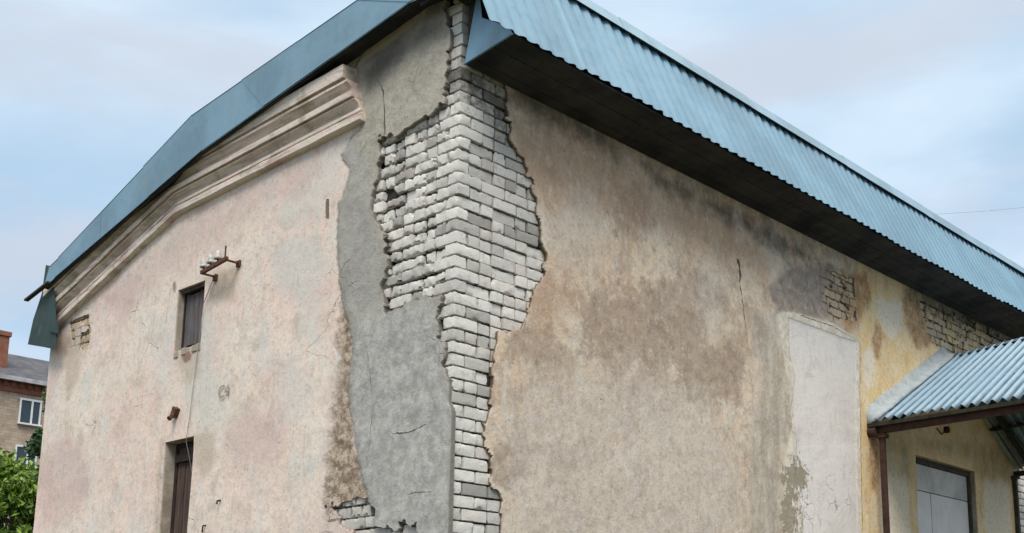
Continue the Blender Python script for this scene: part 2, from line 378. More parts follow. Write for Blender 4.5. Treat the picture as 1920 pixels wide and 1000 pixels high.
def side_material():
    m, g, b = mat('stained tan plaster'); P = g.pos(); S = g.mapv(P, (2.5, 2.5, .7))
    nL = g.noise(P, .9, 4, .5); nM = g.noise(P, 2.6, 7, .66, .3); nS = g.noise(S, 2.4, 6, .65); nF = g.noise(P, 34, 4, .7); nH = g.noise(P, 9, 6, .7)
    c = g.mix(g.ramp(nL, .36, .64), (.71, .575, .42), (.69, .515, .36))
    c = g.mix(g.ramp(nM, .47, .60, 0, .7), c, (.42, .325, .25)); c = g.mix(g.ramp(g.noise(P, 4.5, 8, .75, .3), .50, .60, 0, .5), c, (.43, .36, .29)); c = g.mix(g.ramp(nH, .50, .66, 0, .6), c, (.36, .275, .215)); c = g.mix(g.ramp(g.noise(g.mapv(P, (1, 1, .6), (3, 3, 8)), 7, 6, .72), .52, .66, 0, .6), c, (.72, .63, .51))
    c = g.mix(g.ramp(g.noise(g.mapv(P, (1, 1, .35), (1, 4, 8)), 8, 7, .75, .4), .53, .66, 0, .4), c, (.38, .29, .22))
    c = g.mix(g.ramp(nS, .48, .68, 0, .8), c, (.66, .58, .475))
    c = g.mix(g.ramp(g.noise(g.mapv(P, (1, 1, .8), (31, 12, 6)), 1.25, 9, .72, .3), .51, .60, 0, .6), c, (.40, .30, .22)); c = g.mix(g.ramp(g.noise(g.mapv(P, (1, 1, .8), (11, 2, 26)), 1.5, 9, .72, .3), .52, .60, 0, .65), c, (.72, .635, .52))
    c, _ = g.layer(c, 'blotch', g.mix(g.ramp(nH, .35, .65), (.27, .195, .145), (.44, .345, .27)), .5, 3.4, .06, .72, P)
    c, _ = g.layer(c, 'light', g.mix(g.ramp(nH, .38, .62), (.48, .42, .35), (.67, .61, .54)), .45, 2.6, .22, .6, P)
    c, _ = g.layer(c, 'orange', g.mix(nH, (.42, .26, .16), (.58, .39, .26)), .30, 3, .2, .6, P)
    c, _ = g.layer(c, 'olive', g.mix(g.ramp(nS, .4, .62), (.33, .305, .25), (.52, .475, .40)), .32, 3.5, .08, .65, P)
    yel = g.mix(g.ramp(nM, .38, .62), (.74, .52, .25), (.78, .61, .37)); yel = g.mix(g.ramp(nS, .5, .7, 0, .7), yel, (.58, .36, .19))
    c, my = g.layer(c, 'yellow', yel, .03, 6, .03, 1, P)
    c, _ = g.layer(c, 'topbrown', g.mix(g.ramp(nH, .35, .65), (.23, .19, .165), (.38, .32, .275)), .16, 4, .06, .9, P)
    c, _ = g.layer(c, 'rusty', g.mix(g.ramp(nH, .35, .65), (.25, .12, .05), (.55, .33, .16)), .22, 5, .07, .85, P)
    c, _ = g.layer(c, 'whitewash', (.76, .67, .53), .12, 6, .05, .85, P)
    c, _ = g.layer(c, 'ochre', g.mix(g.ramp(nS, .4, .6), (.32, .25, .13), (.52, .40, .22)), .2, 4, .12, .75, P)
    bl = g.mul(bricklines(g, wall_vec2(g, P, 1)), g.ramp(g.noise(P, 5, 4, .7), .38, .54))
    gm = g.ramp(g.add(g.attr('ghost'), g.mul(g.math('SUBTRACT', nM, .5), .35)), .06, -.06)
    c = g.mix(g.mul(gm, .45), c, (.46, .35, .22)); c = g.mix(g.mul(g.mul(gm, bl), .9), c, (.06, .05, .04))
    c, mc = g.layer(c, 'cream', g.mix(g.ramp(nH, .35, .7), (.60, .53, .42), (.82, .76, .65)), .075, 9, .012, 1, P)
    c = g.mix(g.ramp(nF, .58, .70, 0, .6), c, (.24, .19, .15)); c = g.mix(g.ramp(g.noise(P, 17, 8, .8, .5), .50, .60, 0, .28), c, (.26, .21, .165)); c = g.mix(g.ramp(g.noise(g.mapv(P, (1, 1, .7), (9, 9, 9)), 12, 8, .78), .53, .63, 0, .4), c, (.74, .67, .57))
    pan = g.mix(g.ramp(nL, .35, .65), (.69, .625, .565), (.76, .705, .65)); pan = g.mix(g.ramp(nM, .54, .68, 0, .5), pan, (.56, .51, .475)); pan = g.mix(g.ramp(g.noise(g.mapv(P, (1, 4, .5)), 5, 7, .75), .54, .66, 0, .45), pan, (.50, .455, .42))
    c, mp = g.layer(c, 'panel', pan, .03, 9, .008, 1, P)
    flk = g.noise(P, 12, 7, .72)
    fm = g.mul(g.ramp(g.add(g.attr('flake'), g.mul(g.math('SUBTRACT', flk, .5), .8)), .02, -.02), 1)
    c = g.mix(fm, c, g.mix(nH, (.24, .20, .13), (.46, .40, .31)))
    ck = crackmask(g, P, 6, .022, 2.4, .42, .56); ckm = g.mul(ck, g.ramp(g.attr('crazed'), .1, -.1))
    c = g.mix(g.mul(ckm, .8), c, (.2, .17, .15))
    ck0 = crackmask(g, P, 1.8, .006, .9, .58, .66); c = g.mix(g.mul(ck0, .35), c, (.13, .1, .08))
    ck2 = crack_mask(g, [.028, .007, .005, .005], P)
    c = g.mix(g.mul(ck2, .9), c, (.05, .04, .035))
    mo = g.ramp(g.add(g.attr('mould_shade'), g.mul(g.math('SUBTRACT', g.noise(P, 4, 6, .7), .5), .7)), .12, -.22, 0, .8)  # mould patches under the eave, with eave shade painted into the colour
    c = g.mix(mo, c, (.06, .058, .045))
    vo = g.new('ShaderNodeTexVoronoi'); g.put(vo.inputs['Vector'], P); vo.inputs['Scale'].default_value = 7
    pt = g.mul(g.ramp(vo.outputs['Distance'], .075, .03), g.ramp(g.noise(P, 2.2, 3), .50, .56))
    c = g.mix(g.mul(pt, .8), c, (.10, .08, .065))
    c = g.mix(g.ramp(g.attr('back'), .05, .5), c, (.15, .115, .085))
    g.put(b.inputs['Base Color'], c); b.inputs['Roughness'].default_value = .95; b.inputs['Specular IOR Level'].default_value = .15
    h = g.add(g.mul(nM, .6), g.mul(nF, .25)); h = g.add(h, g.mul(nH, .5)); h = g.math('SUBTRACT', h, g.mul(mp, .3)); h = g.math('SUBTRACT', h, g.mul(fm, .35))
    h = g.math('SUBTRACT', h, g.add(g.mul(ckm, .4), g.mul(ck2, 1.0))); h = g.math('SUBTRACT', h, g.mul(g.mul(gm, bl), .8))
    g.put(b.inputs['Normal'], g.bump(h, .75, .02))
    return m

# ------------------------------------------------------------------ the building
BL = 14.5      # length of the side wall
bld = empty('brick_building', (0, 0, 0), 'peeling pink and tan plastered building, corner bricks laid bare, blue grey metal roof', 'building')
SOFZ = 6.262
def slope_top(U):   # top of the gable wall, hidden above the fascia
    return np.interp(U, [-7.0, -3.5, 0.0], [5.80, 6.72, 7.02])
def dispL(U, V):
    d = fbm(U, V, 1.3, 3, 5)*.02+fbm(U, V, 6, 3, 6)*.007
    gsd = np.full(U.shape, 1e9)
    for p in GRAYP: gsd = np.minimum(gsd, sdf(U, V, p))
    d = d+.010*np.clip(-gsd/.05, 0, 1)
    bsd = sdf(U, V, BROWNP[0]); d = d+np.clip(-bsd/.04, 0, 1)*(fbm(U, V, 22, 3, 8)*.02-.008)
    return d
GRAYP = [PL([(900, -60), (700, 60), (668, 120), (664, 165), (672, 200), (676, 236), (656, 262), (636, 290), (655, 320), (652, 345), (636, 380), (632, 430), (634, 500), (640, 555), (652, 600),
             (662, 655), (652, 700), (654, 760), (666, 830), (676, 900), (694, 940), (700, 985), (700, 1200), (900, 1200)])]
BROWNP = [PL([(640, 570), (655, 600), (664, 660), (654, 740), (658, 800), (668, 850), (694, 935), (650, 950), (615, 955), (612, 900), (618, 800), (636, 700), (632, 620)])]
gable = wall_sheet('gable_wall', lambda u, v, d: np.stack([u, -d, v], 1), -7.0, 0.0, 0.0, 7.04, .016, HL, OPL, dispL, crack_layers({
    'gray': GRAYP, 'brown': BROWNP,
    'smooth': [PL([(655, 262), (690, 300), (705, 420), (722, 500), (718, 585), (700, 590), (650, 590), (632, 500), (632, 420), (640, 370), (655, 330), (640, 290)])],
    'lowgray': [PL([(655, 600), (820, 560), (850, 780), (845, 1200), (700, 1200), (690, 940), (660, 850), (650, 740), (662, 655)])],
    'mould_shade': [PL(ell(700, 140, 30, 25)), PL([(700, 90), (840, 20), (838, 60), (760, 120), (720, 160), (690, 180), (672, 150)])],
    'frieze': [PL([(650, 120), (690, 80), (760, 32), (800, 8), (800, 28), (740, 75), (690, 110), (655, 145)])],
    'pale': [PL([(575, 300), (655, 255), (640, 340), (615, 390), (560, 430), (520, 400)]), PL(ell(380, 700, 25, 120)), PL(ell(560, 500, 50, 60))],
    'pinkband': [PL([(200, 560), (340, 430), (470, 350), (600, 290), (600, 330), (480, 400), (360, 480), (230, 600)]), PL(ell(120, 900, 50, 80)), PL(ell(480, 820, 60, 50))],
    'ghost': [PL([(128, 600), (168, 580), (170, 650), (135, 660)]), PL([(608, 925), (640, 925), (640, 1000), (612, 990)]), PL([(715, 235), (740, 235), (735, 262), (712, 262)])],
    'drip': [PL([(335, 655), (378, 650), (374, 700), (355, 720), (335, 690)]), PL([(362, 815), (400, 805), (404, 860), (380, 900), (364, 870)]), PL([(300, 830), (308, 828), (298, 1000), (288, 1000)]), PL([(120, 640), (150, 600), (150, 700), (125, 760)]), PL([(380, 520), (450, 500), (440, 560), (400, 570)])],
    'rust': [PL(ell(350, 668, 9, 12)), PL(ell(327, 538, 3, 10))],
    'slot': [PL([(611, 374), (617, 374), (617, 412), (611, 410)])],
}, [(PL([(708, 148), (719, 172), (722, 210), (723, 256)]), 'v'), (PL([(735, 814), (768, 812), (800, 796)]), 'h'), (PL([(765, 927), (812, 922)]), 'h'), (PL([(320, 540), (306, 640)]), 'v'), (PL([(690, 660), (700, 760), (692, 850)]), 'v')]), gable_material(), bld, top=slope_top, flaky=GHL)

def dispR(U, V):
    d = fbm(U, V, 1.3, 3, 15)*.02+fbm(U, V, 6, 3, 16)*.007
    d = d-.006*np.clip(-sdf(U, V, PANELP[0])/.02, 0, 1)
    return d
PANELP = [PR([(1478, 596), (1604, 642), (1613, 1200), (1500, 1200), (1506, 960), (1490, 900), (1494, 830), (1484, 760), (1490, 700), (1480, 660)])]
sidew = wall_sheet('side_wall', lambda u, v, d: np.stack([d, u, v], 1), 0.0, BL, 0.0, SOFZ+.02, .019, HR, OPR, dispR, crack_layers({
    'panel': PANELP,
    'cream': [PR([(1455, 590), (1478, 583), (1560, 605), (1612, 640), (1618, 1200), (1465, 1200), (1475, 960), (1466, 880), (1484, 800), (1480, 740), (1468, 660), (1460, 620)])],
    'flake': [PR(ell(1492, 895, 22, 28)), PR(ell(1480, 960, 12, 50))],
    'crazed': [PR([(1500, 880), (1600, 900), (1600, 1050), (1470, 1050), (1480, 960)])],
    'yellow': [PR([(1606, 450), (2100, 500), (2300, 1300), (1618, 1300)])],
    'blotch': [PR([(1080, 560), (1200, 530), (1330, 560), (1330, 640), (1260, 690), (1150, 700), (1090, 650)]), PR(ell(1180, 400, 45, 40)), PR(ell(1330, 700, 70, 60)), PR(ell(1000, 640, 50, 40)), PR(ell(1290, 560, 70, 50)), PR(ell(960, 870, 40, 60))],
    'light': [PR([(1000, 700), (1200, 690), (1340, 760), (1390, 900), (1380, 1050), (960, 1050), (960, 760)]), PR(ell(1080, 420, 50, 80)), PR(ell(1330, 560, 25, 70))],
    'orange': [PR([(960, 240), (1080, 250), (1200, 330), (1350, 400), (1440, 470), (1440, 540), (1340, 470), (1200, 420), (1100, 360), (960, 400)]), PR(ell(1030, 560, 50, 60))],
    'olive': [PR([(1400, 570), (1455, 590), (1462, 640), (1480, 740), (1478, 800), (1462, 880), (1470, 1050), (1400, 1050), (1410, 800), (1430, 700)])],
    'topbrown': [PR([(1440, 540), (1480, 500), (1570, 500), (1575, 600), (1530, 598), (1455, 588)])],
    'rusty': [PR([(1575, 500), (1625, 515), (1635, 560), (1612, 600), (1590, 640), (1580, 600)]), PR([(1690, 555), (1730, 560), (1750, 640), (1725, 660), (1700, 620)]), PR(ell(1645, 640, 10, 30)), PR(ell(1640, 840, 10, 80))],
    'whitewash': [PR([(1640, 560), (1690, 570), (1690, 620), (1670, 640), (1650, 600)]), PR([(1650, 850), (1700, 850), (1712, 1100), (1655, 1100)]), PR([(1845, 900), (1890, 900), (1900, 1100), (1850, 1100)]), PR(ell(1628, 690, 12, 40))],
    'ochre': [PR([(1660, 820), (1710, 830), (1708, 900), (1665, 890)]), PR([(1720, 820), (1900, 840), (1890, 900), (1840, 900), (1820, 860), (1720, 842)])],
    'ghost': [PR([(1535, 505), (1600, 520), (1605, 600), (1560, 598), (1540, 560)]), PR([(1725, 560), (1900, 620), (1900, 665), (1770, 668), (1730, 610)])],
    'mould_shade': [PR([(1200, 300), (1480, 440), (1560, 500), (1480, 492), (1340, 405), (1230, 350)]), PR([(940, 120), (1150, 250), (1160, 300), (1000, 230), (950, 190)]), PR([(1700, 500), (1900, 590), (1900, 640), (1790, 620), (1700, 560)])],  # follows the soffit: mould plus painted eave shade
}, [(PR([(1382, 484), (1387, 500), (1388, 530)]), 'v'), (PR([(1386, 520), (1392, 560), (1402, 650)]), 'v'), (PR([(1500, 592), (1560, 612), (1610, 640)]), 'h'), (PR([(1612, 640), (1612, 740), (1618, 1000)]), 'v')]), side_material(), bld, thick=.05, flaky=GHR)

# solid core, mortar beds and individual bricks
m_mortar = simple('dark raked mortar', (.055, .05, .044), .95, var=.5, nscale=20, bump=.8)
m_core = simple('dark brick core', (.12, .10, .09), .95, var=.4)
bm = bmesh.new(); t = bmesh.new()
prism(bm, [(-6.9, .34, 0), (-.34, .34, 0), (-.34, .34, 6.2), (-6.9, .34, 5.2)], (0, BL-.5, 0))
obj('inner_core', bm, m_core, bld)
HLg, HRg = [(h, -7, -6) for h in GHL], GHR
def mortar(name, to3, u0, u1, v0, v1, holes, depth, opens, top):
    us = np.arange(u0, u1, .03); vs = np.arange(v0, v1, .03); U, V = np.meshgrid(us, vs, indexing='ij')
    s = np.full(U.shape, 1e9)
    for h in holes: s = np.minimum(s, sdf(U, V, h))
    ok = (s < .10) & (V < top(U))
    for o in opens: ok &= ~((U > o[0]-.03) & (U < o[1]+.03) & (V > o[2]-.03) & (V < o[3]+.03))
    D = -depth+fbm(U, V, 9, 3, 9)*.034
    nu, nv = U.shape; idx = np.arange(nu*nv).reshape(nu, nv)
    c = ok[:-1, :-1] & ok[1:, :-1] & ok[1:, 1:] & ok[:-1, 1:]; ii, jj = np.nonzero(c)
    F_ = np.stack([idx[ii, jj], idx[ii+1, jj], idx[ii+1, jj+1], idx[ii, jj+1]], 1)
    P = to3(U.ravel(), V.ravel(), D.ravel()); used = np.unique(F_); rm = -np.ones(nu*nv, int); rm[used] = range(len(used))
    me = bpy.data.meshes.new(name); me.from_pydata(P[used].tolist(), [], rm[F_].tolist()); me.shade_smooth()
    return link(name, me, m_mortar, bld)
mortar('mortar_bed', lambda u, v, d: np.stack([u, -d, v], 1), -3, -.045, 1.5, 7.0, HL, .078, [], slope_top)
mortar('mortar_bed', lambda u, v, d: np.stack([d, u, v], 1), 10.3, BL, 1.5, 4.6, HR[1:], .062, [], lambda U: 7.3)
mortar('mortar_bed', lambda u, v, d: np.stack([d, u, v], 1), .045, 3, 1.5, 7.3, HR[:1], .062, [], lambda U: 7.3)

mortar('mortar_bed', lambda u, v, d: np.stack([u, -d, v], 1), -6.95, -5.9, 4.8, 5.75, GHL, .055, [], slope_top)
for gh, (a_, b_) in zip(GHR, ((5.2, 6.6), (7.6, 10.9))): mortar('mortar_bed', lambda u, v, d: np.stack([d, u, v], 1), a_, b_, 4.9, 6.2, [gh], .055, [], lambda U: 7.3)
def brick_material(nm='white silicate brick', hi=(.76, .73, .67), lo=(.30, .285, .26)):
    m, g, b = mat(nm); P = g.pos(); t = g.attr('tone'); k = g.attr('tint')
    c = g.mix(g.ramp(t, 0, 1, smooth=False), lo, hi)
    c = g.mix(g.mul(k, .55), c, (.52, .42, .36))
    n = g.noise(P, 13, 6, .7); n2 = g.noise(P, 60, 3, .7)
    c = g.mix(g.ramp(n, .54, .72, 0, .75), c, (.33, .31, .28)); c = g.mix(g.ramp(n2, .60, .72, 0, .6), c, (.20, .185, .17))
    c = g.mix(g.ramp(g.noise(P, 1.6, 4), .5, .72, 0, .45), c, (.36, .35, .32))
    mo = g.ramp(g.add(g.attr('mould_shade'), g.mul(g.math('SUBTRACT', n, .5), .7)), .12, -.15, 0, .8)
    c = g.mix(mo, c, (.075, .07, .055))
    g.put(b.inputs['Base Color'], c); b.inputs['Roughness'].default_value = .93; b.inputs['Specular IOR Level'].default_value = .15
    g.put(b.inputs['Normal'], g.bump(g.add(n, g.mul(n2, .5)), .55, .012))
    return m
MB = brick_material(); MG = brick_material('ochre washed brick', (.60, .47, .31), (.33, .25, .16))
class Bricks:
    def __init__(s): s.v = []; s.f = []; s.t = []; s.k = []; s.m = []
    def add(s, lo, hi, tone, tint, rough, mould_shade=1.0):
        lo = np.array(lo, float); hi = np.array(hi, float); sz = hi-lo; c = (lo+hi)/2
        n = [max(4, int(round(x/.02))) for x in sz]
        base = len(s.v); ids = {}
        rr = np.random.rand(3)*50; tilt = (np.random.rand(3)-.5)*.035*rough
        def vid(i, j, k):
            key = (i, j, k)
            if key in ids: return ids[key]
            p = np.array([i/n[0], j/n[1], k/n[2]])*sz-sz/2
            h = sz/2; r = .0035+.0035*rough
            q = np.clip(p, -(h-r), h-r); d = p-q; L = np.linalg.norm(d)
            if L > r: p = q+d/L*r
            pn = p*26+rr
            e = np.array([fbm(pn[1]+9*a, pn[2]+pn[0]*1.3+7*a, 1.0, 2, a) for a in range(3)])
            edge = np.sum(np.abs(p) > h-.008)
            p = p+e*.010*(.4+rough)-np.sign(p)*(edge >= 2)*max(0, e[0]-.08)*.09*rough
            p = p+np.cross(tilt, p)
            ids[key] = len(s.v); s.v.append(tuple(p+c)); s.t.append(tone); s.k.append(tint); s.m.append(mould_shade); return ids[key]
        for ax in range(3):
            a, b = [x for x in range(3) if x != ax]
            for side in (0, n[ax]):
                for i in range(n[a]):
                    for j in range(n[b]):
                        q = []
                        for (x, y) in ((i, j), (i+1, j), (i+1, j+1), (i, j+1)):
                            kk = [0, 0, 0]; kk[ax] = side; kk[a] = x; kk[b] = y; q.append(vid(*kk))
                        s.f.append(q if (side == 0) == (ax == 1) else q[::-1])
    def build(s, name, MB=MB):
        me = bpy.data.meshes.new(name); me.from_pydata(s.v, [], s.f); me.shade_smooth(); me.set_sharp_from_angle(angle=radians(40))
        for k, d in (('tone', s.t), ('tint', s.k), ('mould_shade', s.m)):
            a = me.attributes.new(k, 'FLOAT', 'POINT'); a.data.foreach_set('value', np.array(d, np.float32))
        o = link(name, me, MB, bld); return o
def in_h(u, v, holes, pad=.06):
    U = np.array([u]); V = np.array([v]); return min(float(sdf(U, V, h)[0]) for h in holes) < pad
def tone(left=False):
    x = random.random()
    if x < .55: return random.uniform(.8, 1.0)
    if x < .84: return random.uniform(.5, .8)
    return random.uniform(.1, .45)
CO, J, IN = .098, .0125, .030
BR_R, BR_L, BR_P, BR_E = Bricks(), Bricks(), Bricks(), Bricks()
mouShadeR = [PR([(860, 120), (945, 150), (1000, 220), (960, 250), (900, 190), (870, 170)])]  # corner bricks below the soffit: mould and eave shade painted together
def mR(y, z): return float(min(sdf(np.array([y]), np.array([z]), p)[0] for p in mouShadeR))
zc = 1.75
ci = 0
BR_G = [Bricks(), Bricks(), Bricks()]
while zc < 7.0:
    z0, z1 = zc, zc+CO-J; zm = (z0+z1)/2
    jit = lambda a=.004: random.uniform(-a, a)
    odd = ci % 2; ci += 1
    # corner brick, seen on both faces
    long_r = odd == 0
    ly = .25 if long_r else .12; lx = .12 if long_r else .25
    onr = in_h(.05, zm, HR[:1]); onl = in_h(-.05, zm, HL[:1], .02)
    if zm < 6.95:
        inx = IN if not (zm > 5.2 and random.random() < .25) else IN-.012
        yy0 = .032 if onl else .034
        BR_R.add((-inx-lx+jit(), yy0+jit(.003), z0), (-inx+jit(), yy0+ly-.004, z1+jit(.002)), random.uniform(.8, 1) if random.random() < .8 else tone(), 0, .35, min(mR(.1, zm), 1))
        # side wall run
        u = yy0+ly+J*.8; first = True; head = (not long_r)
        while u < 1.35:
            L = .25 if (head != (random.random() < .28)) else .12
            head = not head
            if in_h(u+L/2, zm, HR[:1], .11) and u+L < 1.45:
                dp = jit(.005)-(random.random() < .14)*random.uniform(.008, .02)
                BR_R.add((-IN-.12, u, z0+jit(.002)), (-IN+dp, u+L, z1+jit(.003)), tone(), .6*(random.random() < .3)*random.random()+(.8*random.random() if u > .45 and random.random() < .5 else 0), random.uniform(.05, .5), min(mR(u+L/2, zm), 1))
            u += L+J*random.uniform(.8, 1.2)
        # gable run: rougher, eroded
        u = -IN-lx-J; head = long_r
        while u > -1.75:
            L = .25 if (head != (random.random() < .35)) else .12
            head = not head
            if in_h(u-L/2, zm, HL[:1], .10) and zm < float(slope_top(u))-.06:
                r = random.random()
                if r > .012:
                    dp = jit(.008)-(r < .26)*random.uniform(.010, .028)
                    BR_L.add((u-L, IN-dp+.002, z0+jit(.004)+.006*(random.random() < .3)), (u, IN+.12, z1+jit(.004)-.012*random.random()*(random.random() < .5)), tone()*.97, .4*(random.random() < .2)*random.random(), random.uniform(.6, 1.5), 1.0)
            u -= L+J*random.uniform(.8, 1.7)
    # lower left hole
    if zm < 3.1:
        u = -.3-.06*odd
        while u > -1.75:
            L = .25 if random.random() < .6 else .12
            if in_h(u-L/2, zm, HL[1:], .09):
                BR_P.add((u-L, IN+jit(.006), z0+jit(.003)), (u, IN+.12, z1+jit(.003)), random.uniform(.3, .8), .5*random.random(), random.uniform(.5, 1), 1.0)
            u -= L+J*random.uniform(.8, 1.4)
    # far end of the side wall
    if zm < 4.4:
        u = 10.60+.06*odd
        while u < 12.6:
            L = .25 if random.random() < .6 else .12
            if in_h(u+L/2, zm, HR[1:], .05):
                BR_E.add((-IN-.12, u, z0), (-IN+jit(.004), u+L, z1), random.uniform(.7, 1), .2*random.random(), .4, 1.0)
            u += L+J
    for bi, (gh, side) in enumerate(((GHL[0], 0), (GHR[0], 1), (GHR[1], 1))):
        lo_, hi_ = min(p[0] for p in gh)-.1, max(p[0] for p in gh)+.1; u = lo_-.06*odd
        if not (min(p[1] for p in gh)-.1 < zm < min(max(p[1] for p in gh)+.1, 6.2)): continue
        while u < hi_:
            L = .25 if random.random() < .6 else .12
            if in_h(u+L/2, zm, [gh], .12):
                a1 = (-.145, u, z0) if side else (u, .022, z0); a2 = (-.022+jit(), u+L, z1) if side else (u+L, .145, z1)
                BR_G[bi].add(a1, a2, random.uniform(.3, 1), .4*random.random(), .7, 1.0)
            u += L+J
    zc += CO
for b_ in BR_G: b_.build('exposed_brickwork', MG)
for b_ in (BR_R, BR_L, BR_P, BR_E): b_.build('exposed_brickwork')

# ------------------------------------------------------------------ gable cornice (two runs with a bend, broken off at the right)
m_corn, g, b = mat('mossy limewashed moulding'); P = g.pos()
n1 = g.noise(g.mapv(P, (.8, 3, 6), (0, 0, 0), (0, radians(6), 0)), 2.2, 6, .62); n2 = g.noise(P, 3, 6, .65); n3 = g.noise(P, 30, 4, .7)
c = g.mix(g.ramp(n2, .35, .65), (.74, .62, .54), (.80, .72, .61)); c = g.mix(g.ramp(n2, .50, .66, 0, .65), c, (.33, .28, .18)); c = g.mix(g.ramp(g.noise(g.mapv(P, (.5, 6, 9), (2, 0, 0), (0, radians(4), 0)), 3, 5, .6), .5, .64, 0, .5), c, (.33, .23, .18))
c = g.mix(g.ramp(g.noise(g.mapv(P, (1, 1, 1), (5, 5, 5)), 2.0, 4), .52, .66, 0, .6), c, (.42, .26, .24)); c = g.mix(g.ramp(n3, .58, .74, 0, .6), c, (.16, .13, .09))
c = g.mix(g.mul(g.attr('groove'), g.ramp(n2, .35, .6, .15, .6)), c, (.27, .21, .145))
g.put(b.inputs['Base Color'], c); b.inputs['Roughness'].default_value = .95; g.put(b.inputs['Normal'], g.bump(g.add(n2, g.mul(n3, .5)), .8, .015))
def moulding(bm, path, prof, rough=.004, seg=.09, seed=1):
    """path: list of (x, z) along the wall; prof: list of (projection, height above path)"""
    pts = []
    for i in range(len(path)-1):
        (x0, z0), (x1, z1) = path[i], path[i+1]; L = hypot(x1-x0, z1-z0); n = max(1, int(L/seg))
        for k in range(n+(i == len(path)-2)): t = k/n; pts.append((x0+(x1-x0)*t, z0+(z1-z0)*t))
    rows = []
    for j, (x, z) in enumerate(pts):
        row = []
        for k, (p, h) in enumerate(prof):
            e = float(fbm(np.array(x*3.1+k*3.7), np.array(k*1.9+seed), 1.0, 3, seed))*rough*3
            vv_ = bm.verts.new((x, -p-e*(p > .01), z+h+e*.6)); row.append(vv_)
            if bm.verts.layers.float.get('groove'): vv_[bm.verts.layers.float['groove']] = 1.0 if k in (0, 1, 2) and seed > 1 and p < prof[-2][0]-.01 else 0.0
        rows.append(row)
    for a, b_ in zip(rows[:-1], rows[1:]):
        for k in range(len(prof)-1): bm.faces.new((a[k], b_[k], b_[k+1], a[k+1]))
    bm.faces.new(rows[0]); bm.faces.new(rows[-1][::-1])
cb = [(-6.98, 5.335), (-4.24, 6.075), (-1.19, 6.135)]
bm = bmesh.new(); gl_ = bm.verts.layers.float.new('groove')
def run(dz, ex, prof, sd):
    moulding(bm, [(-6.98, 5.335+dz), (-4.24, 6.075+dz), (ex, 6.135+dz*1.03)], prof, seed=sd, rough=.003)
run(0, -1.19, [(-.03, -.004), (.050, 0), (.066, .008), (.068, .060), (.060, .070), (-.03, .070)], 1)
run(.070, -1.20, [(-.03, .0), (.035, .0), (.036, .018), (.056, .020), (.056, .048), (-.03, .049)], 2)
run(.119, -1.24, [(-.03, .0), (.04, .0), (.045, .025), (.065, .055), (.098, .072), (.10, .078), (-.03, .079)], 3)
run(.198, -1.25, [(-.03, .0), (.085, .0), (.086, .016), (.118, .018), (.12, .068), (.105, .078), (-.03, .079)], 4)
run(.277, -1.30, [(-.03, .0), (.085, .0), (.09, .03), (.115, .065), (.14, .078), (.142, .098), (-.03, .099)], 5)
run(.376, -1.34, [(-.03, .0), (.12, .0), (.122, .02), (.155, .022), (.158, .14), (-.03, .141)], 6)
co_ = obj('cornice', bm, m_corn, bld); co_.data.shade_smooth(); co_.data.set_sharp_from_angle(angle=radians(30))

# ------------------------------------------------------------------ roof
def steel(name, c, rough=.42, metal=.35, dirt=.3, seam=0, var=.14):
    m, g, b = mat(name); P = g.pos()
    n = g.noise(P, 1.3, 5, .6); n2 = g.noise(g.mapv(P, (1, 1, 1)), 9, 5, .65)
    col = g.mix(g.ramp(n, .35, .65), tuple(x*(1-var) for x in c), tuple(min(1, x*(1+var)) for x in c))
    col = g.mix(g.ramp(n2, .58, .78, 0, dirt), col, tuple(x*.55 for x in c))
    col = g.mix(g.mul(g.attr('sheet'), .55), col, tuple(x*.72 for x in c)); col = g.mix(g.ramp(g.noise(g.mapv(P, (.6, 5, .6)), 3, 5, .7), .56, .72, 0, .3), col, (.30, .30, .28))
    g.put(b.inputs['Base Color'], col); b.inputs['Metallic'].default_value = metal
    g.put(b.inputs['Roughness'], g.ramp(n2, .3, .7, rough-.08, rough+.12)); g.put(b.inputs['Normal'], g.bump(n, .25, .02))
    return m
m_sheet = steel('blue grey profiled steel', (.18, .315, .405), .45, .25)
m_fas = steel('teal grey flashing steel', (.18, .30, .37), .45, .25)
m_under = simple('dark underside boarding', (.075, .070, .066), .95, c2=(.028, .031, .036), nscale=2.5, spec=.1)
m_teal = steel('dark teal sheet', (.025, .05, .048), .75, .0)
RY0, RY1 = -.20, BL+.3
roofm = bmesh.new()
top = [(.14, 7.36)]+[(float(p[0]), float(p[2])) for p in (at_y(u, v, RY0) for u, v in ((674, 0), (361, 218), (102, 493), (90, 500)))]
prism(roofm, [(x, RY0+.01, z-.005) for x, z in top]+[(x, RY0+.01, z-.06) for x, z in top[::-1]], (0, RY1-RY0-.02, 0))
roof = obj('roof', roofm, m_sheet, bld)
